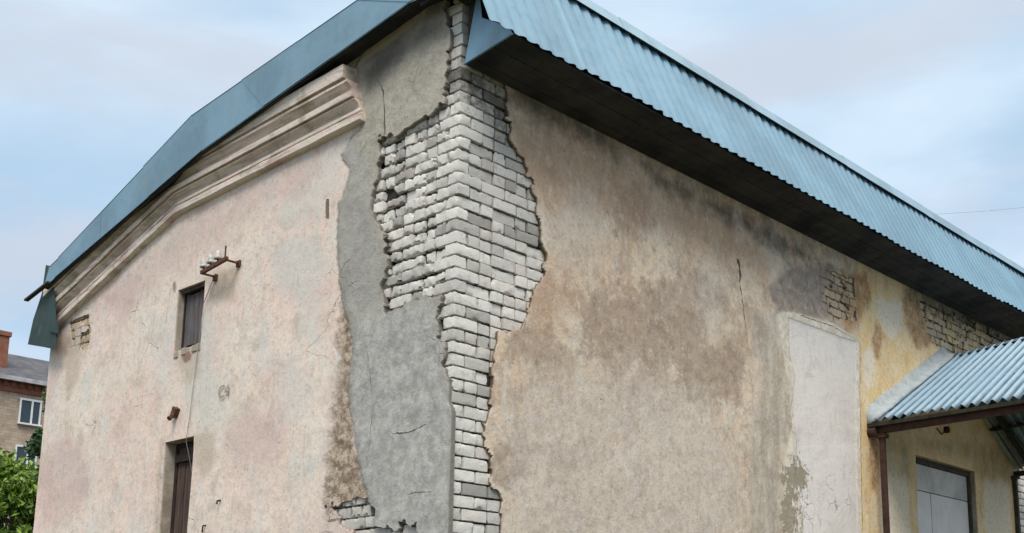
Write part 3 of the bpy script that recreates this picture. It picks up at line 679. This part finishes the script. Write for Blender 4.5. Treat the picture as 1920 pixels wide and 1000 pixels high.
# steep profiled sheets over the side eave
def profiled(name, p_up, p_dn, y0, y1, pitch, depth, m, parent, sheetw=1.05, jag=.016, trap=True, nd=None, rows=6, ax='y'):
    bm = bmesh.new(); tl = bm.verts.layers.float.new('sheet'); tn = 0
    up = Vector((p_up[0], 0, p_up[1])); dn_ = Vector((p_dn[0], 0, p_dn[1])); s = dn_-up
    nrm = Vector((-s.z, 0, s.x)).normalized(); nrm = nrm if nrm.x*math.copysign(1, s.x) > 0 else -nrm
    n = int((y1-y0)/pitch*6); prev = None; off = 0; lift = 0; cur = -1
    for i in range(n+1):
        y = y0+(y1-y0)*i/n; k = int((y-y0)/sheetw)
        if k != cur: cur = k; off = random.uniform(-jag, jag); lift = (k % 2)*.006; tn = random.random()
        ph = (y/pitch) % 1
        hgt = (1 if ph < .30 else (1-(ph-.30)/.15 if ph < .45 else (0 if ph < .85 else (ph-.85)/.15))) if trap else .5+.5*cos(2*pi*ph)
        col = []
        for r in range(rows+1):
            t = r/rows; q = up+s*t+nrm*(hgt*depth+lift); 
            if r == rows: q += s.normalized()*(off+random.uniform(-.002, .002))
            wv = float(fbm(np.array(y*.8), np.array(t*1.5), 1.0, 2, 4))*(.012 if rows > 3 else 0)
            q += nrm*wv; vv_ = bm.verts.new((q.x, y, q.z)); vv_[tl] = tn; col.append(vv_)
        if prev:
            for r in range(rows): bm.faces.new((prev[r], col[r], col[r+1], prev[r+1]))
        prev = col
    o = obj(name, bm, m, parent)
    md = o.modifiers.new('thickness', 'SOLIDIFY'); md.thickness = .002; md.offset = 0
    return o
profiled('corrugated_sheet', (.150, 7.243), (.548, 6.335), RY0, RY1, .142, .017, m_sheet, roof)
# ridge cap: overlapping folded strips whose drip edge stands proud of the ribs
bm = bmesh.new(); y = RY0-.02; k = 0
while y < RY1:
    y2 = min(y+2.0, RY1+.02); e = (k % 2)*.004; dz = random.uniform(-.008, .008)
    sec = [(.10-.3, 7.30), (.125+e, 7.385+e), (.145+e, 7.378+e), (.214+e, 7.232+dz), (.210+e, 7.230+dz), (.140+e, 7.370), (.12, 7.376), (.10-.3, 7.29)]
    a = [bm.verts.new((p[0], y, p[1])) for p in sec]; b2 = [bm.verts.new((p[0], y2+.04, p[1])) for p in sec]
    for i in range(len(sec)): j = (i+1) % len(sec); bm.faces.new((a[i], a[j], b2[j], b2[i]))
    bm.faces.new(a[::-1]); bm.faces.new(b2); y = y2; k += 1
obj('ridge_cap', bm, steel('pale blue cap flashing', (.25, .37, .44), .5, .2), roof)
# boarded underside of the side eave
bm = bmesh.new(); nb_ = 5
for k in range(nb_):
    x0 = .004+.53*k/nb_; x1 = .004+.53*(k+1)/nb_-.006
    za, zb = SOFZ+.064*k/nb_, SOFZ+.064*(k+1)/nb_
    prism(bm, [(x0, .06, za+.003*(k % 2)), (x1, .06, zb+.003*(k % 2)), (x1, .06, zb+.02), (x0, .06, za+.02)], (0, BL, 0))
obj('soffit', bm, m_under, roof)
# triangular flashing closing the end of the eave box
bm = bmesh.new()
prism(bm, [(.004, .048, SOFZ-.002), (.545, .048, 6.325), (.50, .048, 6.405), (.19, .048, 6.60), (.16, .048, 6.80), (.12, .048, 6.80), (.005, .048, 6.30)], (0, .006, 0))
prism(bm, [(.004, .045, SOFZ-.004), (.547, .045, 6.322), (.547, .045, 6.330), (.004, .045, SOFZ+.006)], (0, -.012, 0))
obj('end_flashing', bm, m_sheet, roof)
# dark rafter ends and boards in the gap above the flashing
bm = bmesh.new()
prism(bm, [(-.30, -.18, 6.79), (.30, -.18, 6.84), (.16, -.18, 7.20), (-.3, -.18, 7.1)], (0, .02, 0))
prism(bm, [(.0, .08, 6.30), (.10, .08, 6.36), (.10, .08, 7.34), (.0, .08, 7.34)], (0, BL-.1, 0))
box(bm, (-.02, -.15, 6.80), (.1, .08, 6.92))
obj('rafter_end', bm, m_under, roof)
# gable fascia with its seams, and the boards under it
def FP(pts): return [(float(p[0]), float(p[2])) for p in (at_y(u, v, RY0) for u, v in pts)]
fb = [(.33, 6.79)]+FP([(770, 3), (380, 282), (104, 521), (84, 540)])
ft = [(.12, 7.36)]+FP([(674, 0), (361, 218), (112, 484), (94, 502)])
bm = bmesh.new()
def fas_at(t, tab):
    i = min(int(t), 3); f = t-i; return (tab[i][0]+(tab[i+1][0]-tab[i][0])*f, tab[i][1]+(tab[i+1][1]-tab[i][1])*f)
ts = [0, .55, 1.0, 1.33, 1.66, 2.0, 2.33, 2.66, 3.0, 3.99]
for i in range(len(ts)-1):
    a0, a1 = fas_at(ts[i], fb), fas_at(ts[i+1], fb); c0, c1 = fas_at(ts[i], ft), fas_at(ts[i+1], ft)
    yy = RY0-.004*(i % 2)-.002
    prism(bm, [(a0[0], yy, a0[1]), (a1[0]-.02, yy, a1[1]), (c1[0]-.02, yy, c1[1]+.004*(i % 2)), (c0[0], yy, c0[1]+.004*(i % 2))], (0, -.003, 0))
    prism(bm, [(a0[0], RY0+.001, a0[1]-.001), (a1[0], RY0+.001, a1[1]-.001), (a1[0], RY0-.012, a1[1]-.018), (a0[0], RY0-.012, a0[1]-.018)], (0, .003, .002))
    prism(bm, [(c0[0], yy-.006, c0[1]+.006), (c1[0]-.02, yy-.006, c1[1]+.006), (c1[0]-.02, yy+.12, c1[1]+.02), (c0[0], yy+.12, c0[1]+.02)], (0, 0, .004))
obj('fascia', bm, m_fas, roof)
bm = bmesh.new()
for i in range(4):
    (x0, z0), (x1, z1) = fb[i], fb[i+1]
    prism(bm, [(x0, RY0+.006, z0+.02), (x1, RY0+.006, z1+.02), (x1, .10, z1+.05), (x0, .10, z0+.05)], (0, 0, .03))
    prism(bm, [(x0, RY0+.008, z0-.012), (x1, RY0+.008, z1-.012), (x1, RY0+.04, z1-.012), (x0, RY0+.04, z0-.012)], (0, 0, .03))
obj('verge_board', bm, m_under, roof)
# far eave: steep sheet seen edge-on with its end plate and the projecting plank
bm = bmesh.new(); q = lambda u, v: (at_y(u, v, -.15)[0], -.15, at_y(u, v, -.15)[2])
prism(bm, [q(86, 497), q(97, 500), q(100, 545), q(104, 600), q(105, 655), q(52, 646), q(62, 600), q(78, 552)], (0, .012, 0))
obj('end_flashing', bm, m_teal, roof)
a, b_ = q(86, 497), q(52, 646)
profiled('corrugated_sheet', (a[0], a[2]), (b_[0], b_[2]), RY0+.13, RY1, .142, .024, m_teal, roof, rows=3)
bm = bmesh.new(); a, b_ = q(56, 568), q(104, 532)
beam(bm, (a[0]+.06, -.22, a[2]), (b_[0], -.22, b_[2]), .05, .022)
obj('eave_plank', bm, m_under, roof)
bm = bmesh.new()
prism(bm, [q(96, 606), q(110, 604), q(110, 626), q(97, 622)], (0, -.02, 0))
obj('eave_bracket', bm, m_teal, roof)

# ------------------------------------------------------------------ window and door of the gable wall
m_reveal = simple('grimy plaster reveal', (.50, .44, .36), .95, var=.4, nscale=5, bump=.6, c2=(.28, .23, .17))
m_wood = simple('weathered blue grey boards', (.15, .155, .165), .85, var=.5, nscale=3, stretch=(9, 9, 1.2), c2=(.10, .06, .045))
m_brownw = simple('dark brown boards', (.13, .085, .065), .85, var=.5, nscale=4, stretch=(10, 10, .6), c2=(.03, .022, .02))
m_dark = simple('black rotten wood', (.04, .03, .025), .9)
def reveal(bm, o, dep=.24, t=.03):
    x0, x1, z0, z1 = o[0]+.005, o[1]-.005, o[2]+.005, o[3]-.005; y0 = .014
    prism(bm, [(x0-t, y0, z0-t), (x0, y0, z0), (x0, y0, z1), (x0-t, y0, z1+t)], (0, dep, 0))
    prism(bm, [(x1+t, y0, z0-t), (x1, y0, z0), (x1, y0, z1), (x1+t, y0, z1+t)], (0, dep, 0))
    prism(bm, [(x0-t, y0, z1+t), (x0, y0, z1), (x1, y0, z1), (x1+t, y0, z1+t)], (0, dep, 0))
    prism(bm, [(x0-t, y0, z0-t), (x0, y0, z0), (x1, y0, z0), (x1+t, y0, z0-t)], (0, dep, 0))
win = None
def opening(kind, o, mboards, nbd, dep):
    x0, x1, z0, z1 = o
    bm = bmesh.new(); fr = .022 if kind == 'window' else .045; x0 += .006; x1 -= .006; z0 += .006; z1 -= .006
    box(bm, (x0, dep, z0), (x0+fr, dep+.05, z1), .004); box(bm, (x1-fr, dep, z0), (x1, dep+.05, z1), .004)
    box(bm, (x0+fr, dep, z1-fr), (x1-fr, dep+.05, z1), .004)
    if kind == 'window': box(bm, (x0+fr, dep, z0), (x1-fr, dep+.05, z0+fr), .004)
    root = obj(kind, bm, m_dark, bld)
    bm = bmesh.new(); reveal(bm, o); obj('reveal', bm, m_reveal, root)
    bm = bmesh.new(); wd = (x1-x0-2*fr)/nbd
    for k in range(nbd):
        xa = x0+fr+k*wd; e = random.uniform(-.006, .006)
        box(bm, (xa+.003, dep+.012+e, z0+fr*(kind == 'window')+random.uniform(0, .04)*(kind == 'window')), (xa+wd-.004, dep+.03+e, z1-fr-random.uniform(0, .03)*(kind == 'window')), .003)
    obj('board_panel', bm, mboards, root)
    bm = bmesh.new(); box(bm, (x0, dep+.052, z0), (x1, dep+.06, z1)); obj('backing', bm, m_dark, root)
    return root
win = opening('window', OPL[0], m_wood, 7, .07)
bm = bmesh.new()
for k in range(5):
    x = -4.13+.1*k+random.uniform(-.02, .02); box(bm, (x, -.012+.02*k % .015, 4.56+random.uniform(-.02, .01)), (x+random.uniform(.07, .10), .12, 4.615+random.uniform(-.01, .012)), .008)
obj('sill', bm, m_reveal, win)
bm = bmesh.new(); box(bm, (-4.15, .03, 5.215), (-3.68, .066, 5.246), .006); obj('lintel', bm, m_brownw, win)
door = opening('door', OPL[1], m_brownw, 6, .11)
bm = bmesh.new(); box(bm, (-4.14, .085, 3.50), (-3.70, .112, 3.58), .004); obj('rail', bm, m_dark, door)

# insulator bracket, cable, wall fittings
m_iron = simple('rusty angle iron', (.20, .095, .06), .8, metal=.3, var=.5, nscale=30)
m_por = simple('chipped white insulator', (.66, .65, .61), .3, var=.3, nscale=30)
m_blk = simple('black cable rubber', (.05, .045, .04), .6)
bm = bmesh.new(); P0, P1 = Vector((-3.46, 0, 5.25)), Vector((-3.055, 0, 5.295)); o_ = Vector((0, -.145, 0))
beam(bm, P0+o_-Vector((.02, 0, 0)), P1+o_+Vector((.02, 0, 0)), .03, .035)
beam(bm, P0+Vector((0, .05, -.01)), P0+o_+Vector((0, 0, -.012)), .03, .012); beam(bm, P1+Vector((0, .05, -.01)), P1+o_+Vector((0, 0, -.012)), .03, .012)
box(bm, (-3.49, -.02, 5.20), (-3.43, .01, 5.26)); box(bm, (-3.085, -.02, 5.25), (-3.025, .01, 5.31))
brk = obj('insulator_bracket', bm, m_iron, bld)
for k in range(4):
    p = P0+(P1-P0)*(.03+.31*k)+o_; h = .075 if k < 3 else .13
    bm = bmesh.new(); tube(bm, [p, p+Vector((0, 0, h))], .008, 6); obj('pin', bm, m_iron, brk)
    if k < 3:
        bm = bmesh.new()
        pr = [(.012, .035), (.034, .030), (.036, .05), (.026, .062), (.030, .075), (.022, .09), (.018, .115), (.006, .12)]
        tube(bm, [p+Vector((0, 0, z+.012)) for r, z in pr], [r*1.05 for r, z in pr], 12); obj('insulator', bm, m_por, brk, True)
bm = bmesh.new()
pts = [P0+Vector((.02, -.02, .02)), Vector((-3.62, -.022, 5.0))]+[Vector((at_y(u, v)[0], -.018, at_y(u, v)[2])) for u, v in ((374, 660), (366, 720), (358, 790), (353, 820))]+[Vector((-3.78, -.012, 3.66)), Vector((-3.79, .10, 3.3)), Vector((-3.80, .12, 2.2))]
tube(bm, pts, .0035, 6); obj('cable', bm, simple('grey cable', (.36, .33, .30), .7), bld)
bm = bmesh.new()
p = at_y(333, 775); box(bm, (p[0]-.045, -.05, p[2]-.045), (p[0]+.03, .01, p[2]+.055), .008, Matrix.Rotation(.5, 3, 'Y')); tube(bm, [(p[0], -.04, p[2]-.02), (p[0]+.01, -.09, p[2]-.07)], [.016, .026], 8)
obj('wall_fitting', bm, m_iron, bld)
for (u, v, h) in ((413, 938, .04), (386, 985, .07)):
    p = at_y(u, v); bm = bmesh.new(); tube(bm, [(p[0], .01, p[2]), (p[0], -.03, p[2]-.01), (p[0]+.005, -.035, p[2]-h)], .009, 6); obj('hook', bm, m_dark, bld)
# painted mark on the plaster
p0, p1 = at_y(411, 748), at_y(430, 730)
cu = bpy.data.curves.new('mark', 'FONT'); cu.body = 'C4'; cu.size = .17; cu.extrude = .001; cu.space_character = .9
to = bpy.data.objects.new('tmp', cu); COL.objects.link(to); dg = bpy.context.evaluated_depsgraph_get()
me = bpy.data.meshes.new_from_object(to.evaluated_get(dg)); bpy.data.objects.remove(to)
me.transform(Matrix.Translation((p0[0], -.017, p0[2]-.0)) @ Matrix.Rotation(pi/2, 4, 'X'))
link('painted_mark', me, simple('faded brown paint', (.30, .22, .17), .9, c2=(.5, .42, .36), var=.2, nscale=40), bld)

# ------------------------------------------------------------------ double door of the side wall
m_leaf = simple('pale grey painted door', (.80, .76, .74), .6, var=.08, nscale=3, c2=(.68, .65, .63))
m_tran = simple('grey transom board', (.66, .64, .62), .7, var=.2, nscale=3)
m_frm = simple('dark olive door frame', (.085, .08, .05), .8, var=.4)
y0, y1, z0, z1 = OPR[0]; DX = -.10
bm = bmesh.new()
box(bm, (DX-.06, y0, z0), (DX+.02, y0+.05, z1), .004); box(bm, (DX-.06, y1-.06, z0), (DX+.03, y1, z1), .004); box(bm, (DX-.06, y0+.05, z1-.07), (DX+.03, y1-.06, z1), .004)
dd = obj('double_door', bm, m_frm, bld)
bm = bmesh.new(); t = .03
for pts in ([(y0-t, z0), (y0, z0), (y0, z1), (y0-t, z1+t)], [(y1+t, z0), (y1, z0), (y1, z1), (y1+t, z1+t)], [(y0-t, z1+t), (y0, z1), (y1, z1), (y1+t, z1+t)]):
    prism(bm, [(-.014, a+(.005 if a < 8 else -.005), c_-.005) for a, c_ in pts], (-.2, 0, 0))
obj('reveal', bm, m_reveal, dd)
ym = 8.13
bm = bmesh.new(); box(bm, (DX-.03, y0+.052, 3.70), (DX, y1-.062, z1-.072), .004); obj('transom_panel', bm, m_tran, dd)
bm = bmesh.new(); box(bm, (DX-.03, y0+.052, z0), (DX-.004, ym-.007, 3.69), .004); obj('door_leaf', bm, m_leaf, dd)
bm = bmesh.new(); box(bm, (DX-.03, ym+.009, z0), (DX-.002, y1-.062, 3.69), .004); obj('door_leaf', bm, m_leaf, dd)
bm = bmesh.new(); box(bm, (DX-.05, y0+.01, z0), (DX-.035, y1-.01, z1-.01)); obj('backing', bm, m_dark, dd)

# ------------------------------------------------------------------ canopy over the double door
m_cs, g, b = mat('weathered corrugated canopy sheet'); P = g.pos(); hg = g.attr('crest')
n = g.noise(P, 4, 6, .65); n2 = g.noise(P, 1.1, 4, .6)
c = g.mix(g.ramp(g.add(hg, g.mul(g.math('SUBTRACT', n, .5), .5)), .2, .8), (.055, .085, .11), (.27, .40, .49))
c = g.mix(g.ramp(n2, .45, .65, 0, .45), c, (.17, .27, .35)); c = g.mix(g.ramp(g.noise(P, 15, 5, .7), .58, .72, 0, .5), c, (.12, .12, .12))
g.put(b.inputs['Base Color'], c); b.inputs['Roughness'].default_value = .55; b.inputs['Metallic'].default_value = .15; g.put(b.inputs['Normal'], g.bump(n, .3, .01))
m_cem = simple('grey cement fillet', (.44, .48, .48), .95, var=.35, nscale=9, bump=.9, c2=(.30, .34, .35))
CD = 2.05                                     # how far the canopy reaches out
RYc, RZ, EZ = 8.53, 5.475, 4.305; EL, ER = 6.43, 10.63
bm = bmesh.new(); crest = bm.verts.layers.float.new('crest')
def slope(bm, ye):
    n = int((CD)/.116*8); prev = None; cur = -1; off = 0
    for i in range(n+1):
        x = .03+CD*i/n; k = int(x/.93)
        if k != cur: cur = k; off = random.uniform(-.012, .02)
        hgt = .5+.5*cos(2*pi*x/.116); zr = RZ+.075*x; ze = EZ+.014*x; col = []
        for r in range(7):
            t = r/6; y = RYc+(ye-RYc)*(t+(off if r == 6 else 0)*.4); z = zr+(ze-zr)*(t+(off if r == 6 else 0)*.4)
            s = Vector((0, ye-RYc, ze-zr)).normalized(); nn = Vector((0, -s.z, s.y)); nn = nn if nn.z > 0 else -nn
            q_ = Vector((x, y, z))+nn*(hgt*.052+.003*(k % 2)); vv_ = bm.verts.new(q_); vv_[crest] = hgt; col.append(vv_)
        if prev:
            for r in range(6): bm.faces.new((prev[r], col[r], col[r+1], prev[r+1]))
        prev = col
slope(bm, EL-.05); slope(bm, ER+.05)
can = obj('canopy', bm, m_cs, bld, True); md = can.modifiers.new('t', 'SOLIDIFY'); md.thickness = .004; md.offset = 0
# ridge strip
bm = bmesh.new()
for s_ in (-1, 1):
    prism(bm, [(.03, RYc, RZ+.055), (.03, RYc+s_*.11, RZ-.005), (.03, RYc+s_*.11, RZ-.009), (.03, RYc, RZ+.045)], (CD, 0, .075*CD))
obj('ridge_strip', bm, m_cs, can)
# cement fillet along the wall
bm = bmesh.new()
for ye in (EL-.06, ER+.06):
    rows = []
    for k in range(28):
        t = k/27; y = RYc+(ye-RYc)*t; z = RZ+(EZ-RZ)*t
        e = random.uniform(-.02, .02)
        rows.append([bm.verts.new(p) for p in ((.002, y, z-.02), (.17+e, y, z+.048+e*.3), (.13+e, y, z+.075), (.055, y, z+.11+e*.6), (.014, y, z+.20+e), (-.02, y, z+.20+e))])
    for a, b2 in zip(rows[:-1], rows[1:]):
        for k in range(5): bm.faces.new((a[k], b2[k], b2[k+1], a[k+1]))
    bm.faces.new(rows[0]); bm.faces.new(rows[-1])
obj('cement_fillet', bm, m_cem, can, True)
# timber/steel frame below
m_rb = simple('rust brown frame', (.075, .035, .025), .75, var=.4, nscale=9)
m_db = simple('dark damp timber', (.045, .04, .028), .9, var=.4)
bm = bmesh.new()
beam(bm, (-.02, EL+.03, EZ-.085), (CD-.1, EL+.03, EZ-.085+.014*CD), .05, .07)
obj('beam', bm, m_rb, can); bm = bmesh.new(); beam(bm, (-.02, ER-.03, EZ-.085), (CD-.1, ER-.03, EZ-.085+.014*CD), .05, .07)
obj('beam', bm, m_rb, can)
bm = bmesh.new()
beam(bm, (.0, EL-.01, EZ-.025), (CD-.05, EL-.01, EZ-.025+.014*CD), .10, .04)
for x in (.25, 1.1, 1.95):
    for ye in (EL, ER): beam(bm, (x, ye, EZ-.05+.014*x), (x, RYc, RZ-.05+.075*x), .05, .08)
for t in (.28, .62):
    for ye in (EL, ER):
        y = RYc+(ye-RYc)*t; z = RZ+(EZ-RZ)*t-.012; beam(bm, (.02, y, z), (CD-.05, y, z+.1), .09, .025)
obj('rafter', bm, m_db, can)
for (x, y) in ((.13, EL+.05), (.03, ER-.11), (CD-.06, EL+.05), (CD-.06, ER-.11)):
    bm = bmesh.new(); box(bm, (x-.03, y-.03, 0), (x+.03, y+.03, EZ-.12), .006); 
    box(bm, (x-.06, y-.05, EZ-.17), (x+.06, y+.05, EZ-.12), .004)
    obj('post', bm, m_rb if y < 8 else m_frm, can)
bm = bmesh.new(); tube(bm, [(.0, EL-.02, EZ-.10), (.10, EL-.02, EZ-.10)], .055, 12); obj('bracket', bm, m_rb, can)
bm = bmesh.new(); p = at_x(1776, 806, .03); tube(bm, [(-.02, p[1], p[2]), (.05, p[1], p[2])], .045, 10); tube(bm, [(.03, p[1], p[2]), (.04, p[1]-.2, p[2]-.09), (.02, p[1]-.28, p[2]-.02)], .008, 6)
obj('wall_fitting', bm, m_rb, bld)

# ------------------------------------------------------------------ ground
m_g = simple('trodden grass and dirt', (.06, .07, .03), 1, var=.5, nscale=1.2, c2=(.09, .075, .05), bump=.6)
bm = bmesh.new(); bmesh.ops.create_grid(bm, x_segments=60, y_segments=60, size=600)
o = obj('ground', bm, m_g); o['kind'] = 'structure'

# ------------------------------------------------------------------ brick house far behind
HX = -65.0
hs = empty('brick_house', (HX, 26, 0), 'tan brick apartment house with grey roof and orange chimney behind the left edge', 'house')
hs_inv = Matrix.Translation((-HX, -26, 0))
def hobj(name, bm, m, parent=hs):
    off = hs_inv
    bmesh.ops.transform(bm, matrix=off, verts=bm.verts[:]); return obj(name, bm, m, parent)
m_hb, g, b = mat('tan brickwork'); P = g.pos(); s = g.new('ShaderNodeSeparateXYZ'); g.put(s.inputs[0], P); c2 = g.new('ShaderNodeCombineXYZ'); g.put(c2.inputs[0], g.add(s.outputs[1], s.outputs[0])); g.put(c2.inputs[1], s.outputs[2])
br = g.new('ShaderNodeTexBrick'); g.put(br.inputs['Vector'], c2.outputs[0]); br.inputs['Scale'].default_value = 1; br.inputs['Brick Width'].default_value = .5; br.inputs['Row Height'].default_value = .18; br.inputs['Mortar Size'].default_value = .02
br.inputs['Color1'].default_value = (.43, .34, .25, 1); br.inputs['Color2'].default_value = (.33, .23, .17, 1); br.inputs['Mortar'].default_value = (.28, .23, .19, 1)
cc = g.mix(g.ramp(g.noise(P, .8, 6, .7), .45, .65, 0, .5), br.outputs['Color'], (.52, .45, .36)); g.put(b.inputs['Base Color'], cc); b.inputs['Roughness'].default_value = .95
m_red = simple('orange red brick', (.30, .13, .085), .95, var=.4, nscale=3, c2=(.20, .08, .05))
m_slate = simple('dark slate roofing', (.12, .12, .13), .85, var=.4, nscale=1.5, c2=(.06, .06, .07))
m_zinc = simple('pale eave gutter', (.50, .50, .52), .7, var=.3, nscale=2)
m_white = simple('white window frame', (.75, .76, .76), .6, var=.1)
m_glass, g, b = mat('dark window glass'); b.inputs['Base Color'].default_value = (.03, .045, .06, 1); b.inputs['Roughness'].default_value = .12
e0 = at_x(0, 708, HX); EZh = float(e0[2]); HY0, HY1 = float(e0[1])-16, float(e0[1])+26
bm = bmesh.new(); box(bm, (HX-11, HY0, 0), (HX, HY1, EZh-.1)); hobj('wall', bm, m_hb)
bm = bmesh.new(); box(bm, (HX-.2, HY0, EZh-.75), (HX+.10, HY1, EZh-.12)); 
for k in range(90): box(bm, (HX+.1, HY0+k*.45, EZh-.45), (HX+.2, HY0+k*.45+.22, EZh-.12))
hobj('brick_frieze', bm, m_red)
bm = bmesh.new()
prism(bm, [(HX+.5, HY0-.5, EZh), (HX-5.5, HY0-.5, EZh+2.9), (HX-11.5, HY0-.5, EZh), (HX-11.5, HY0-.5, EZh-.1), (HX+.5, HY0-.5, EZh-.1)], (0, HY1-HY0+1, 0))
rf = hobj('roof', bm, m_slate)
bm = bmesh.new(); box(bm, (HX+.42, HY0-.5, EZh-.16), (HX+.62, HY1+.5, EZh+.10)); hobj('gutter', bm, m_zinc, rf)
bm = bmesh.new(); ch = at_x(8, 690, HX-2.0); box(bm, (HX-2.6, ch[1]-.85, EZh+.3), (HX-1.5, ch[1]-.05, at_x(8, 634, HX-2)[2]), .03); box(bm, (HX-2.7, ch[1]-.95, at_x(8, 634, HX-2)[2]), (HX-1.4, ch[1]+.03, at_x(8, 625, HX-2)[2]), .03)
hobj('chimney', bm, m_red, rf)
wy = float(at_x(56, 775, HX)[1]); wz = float(at_x(56, 773, HX)[2]); st = wz-float(at_x(45, 860, HX)[2])
for r in range(3):
    for k in range(-5, 8):
        yc = wy+k*3.3; zc_ = wz-st*r
        if not (HY0+1 < yc < HY1-1): continue
        bm = bmesh.new()
        for a in (-.62, .08, .58): box(bm, (HX+.03, yc+a-.05, zc_-.72), (HX+.10, yc+a+.05, zc_+.72))
        box(bm, (HX+.035, yc-.66, zc_+.66), (HX+.095, yc+.64, zc_+.78)); box(bm, (HX+.035, yc-.72, zc_-.82), (HX+.20, yc+.70, zc_-.72))
        wf = hobj('window', bm, m_white)
        bm = bmesh.new(); box(bm, (HX+.004, yc-.6, zc_-.72), (HX+.03, yc+.6, zc_+.70)); 
        bmesh.ops.transform(bm, matrix=hs_inv, verts=bm.verts[:]); obj('pane', bm, m_glass, wf)

# ------------------------------------------------------------------ trees
def leafmat(name, a, b2):
    m, g, b = mat(name); P = g.pos(); t = g.attr('rnd')
    c = g.mix(t, a, b2); c = g.mix(g.ramp(g.noise(P, .8, 4), .4, .65, 0, .5), c, tuple(x*.5 for x in a))
    g.put(b.inputs['Base Color'], c); b.inputs['Roughness'].default_value = .6
    b.inputs['Subsurface Weight'].default_value = 0
    return m
m_bark = simple('grey brown bark', (.12, .09, .065), .95, var=.4, nscale=6)
def tree(name, base, height, rad, nleaf, size, m, label, clumps, seed, z0=.25):
    rs = np.random.RandomState(seed); root = empty(name, base, label, 'tree')
    bm = bmesh.new(); tube(bm, [(0, 0, 0), (.08, .05, height*.3), (0, .1, height*.6), (.1, 0, height*.9)], [rad*.09, rad*.07, rad*.045, rad*.01], 8)
    cl = []
    for k in range(clumps):
        a = rs.rand()*2*pi; hh = z0+(1-z0)*rs.rand()**.8; r = rad*(1.05-.65*max(0, (hh-.45)/.55))*rs.rand()**.5
        c = np.array([r*cos(a), r*sin(a), height*hh]); cl.append((c, rad*rs.uniform(.16, .34)))
        if k % 3 == 0: tube(bm, [(0, 0, height*hh*.55), tuple(c*np.array([.5, .5, .85])), tuple(c)], [rad*.03, rad*.018, rad*.005], 5)
    obj('trunk', bm, m_bark, root)
    V = []; F_ = []; R = []
    for k in range(nleaf):
        c, cr = cl[rs.randint(len(cl))]; d = rs.randn(3); d /= np.linalg.norm(d); p = c+d*cr*rs.rand()**.45
        n = rs.randn(3); n /= np.linalg.norm(n); u = np.cross(n, rs.randn(3)); u /= np.linalg.norm(u); v = np.cross(n, u); s = size*rs.uniform(.5, 1.3); i = len(V)
        V += [p-u*s, p-v*s*.45+n*s*.1, p+u*s, p+v*s*.45+n*s*.1]; F_.append((i, i+1, i+2, i+3)); R += [rs.rand()]*4
    me = bpy.data.meshes.new('crown'); me.from_pydata([tuple(x) for x in V], [], F_)
    a = me.attributes.new('rnd', 'FLOAT', 'POINT'); a.data.foreach_set('value', np.array(R, np.float32))
    link('crown', me, m, root); return root
lm1 = leafmat('bright green leaves', (.07, .15, .012), (.26, .38, .04)); lm2 = leafmat('dark green leaves', (.02, .06, .018), (.07, .15, .04))
def spot(u, v, dist):
    d = ray(u, v); h = hypot(d[0], d[1]); return CAM+d*dist/h
p = spot(22, 900, 24); top_ = spot(10, 862, 24)[2]
tree('leafy_tree', (p[0], p[1], 0), float(top_), 1.15, 9000, .085, lm1, 'bright green leafy tree at the lower left in front of the brick house', 60, 3)
p = spot(92, 900, 40); top_ = spot(80, 722, 40)[2]
tree('leafy_tree', (p[0]-.2, p[1]+.3, 0), float(top_), 1.15, 11000, .11, lm2, 'tall dark green tree between the brick house and the gable wall', 70, 9)
p = spot(-40, 880, 34); top_ = spot(-25, 862, 34)[2]
tree('leafy_tree', (p[0], p[1], 0), float(top_), 1.7, 8000, .1, lm1, 'green tree cut by the left photo edge beside the brick house', 60, 5)

# ------------------------------------------------------------------ wire across the sky
bm = bmesh.new(); a = spot(1700, 404, 60); b_ = spot(2300, 330, 60); pts = []
for k in range(21):
    t = k/20; q_ = a+(b_-a)*t; pts.append((q_[0], q_[1], q_[2]-1.2*4*t*(1-t)*.3))
tube(bm, pts, .010, 6)
o = obj('power_line', bm, simple('pale aluminium wire', (.60, .64, .70), .6)); tag(o, 'thin pale overhead wire crossing the sky at the right', 'wire')
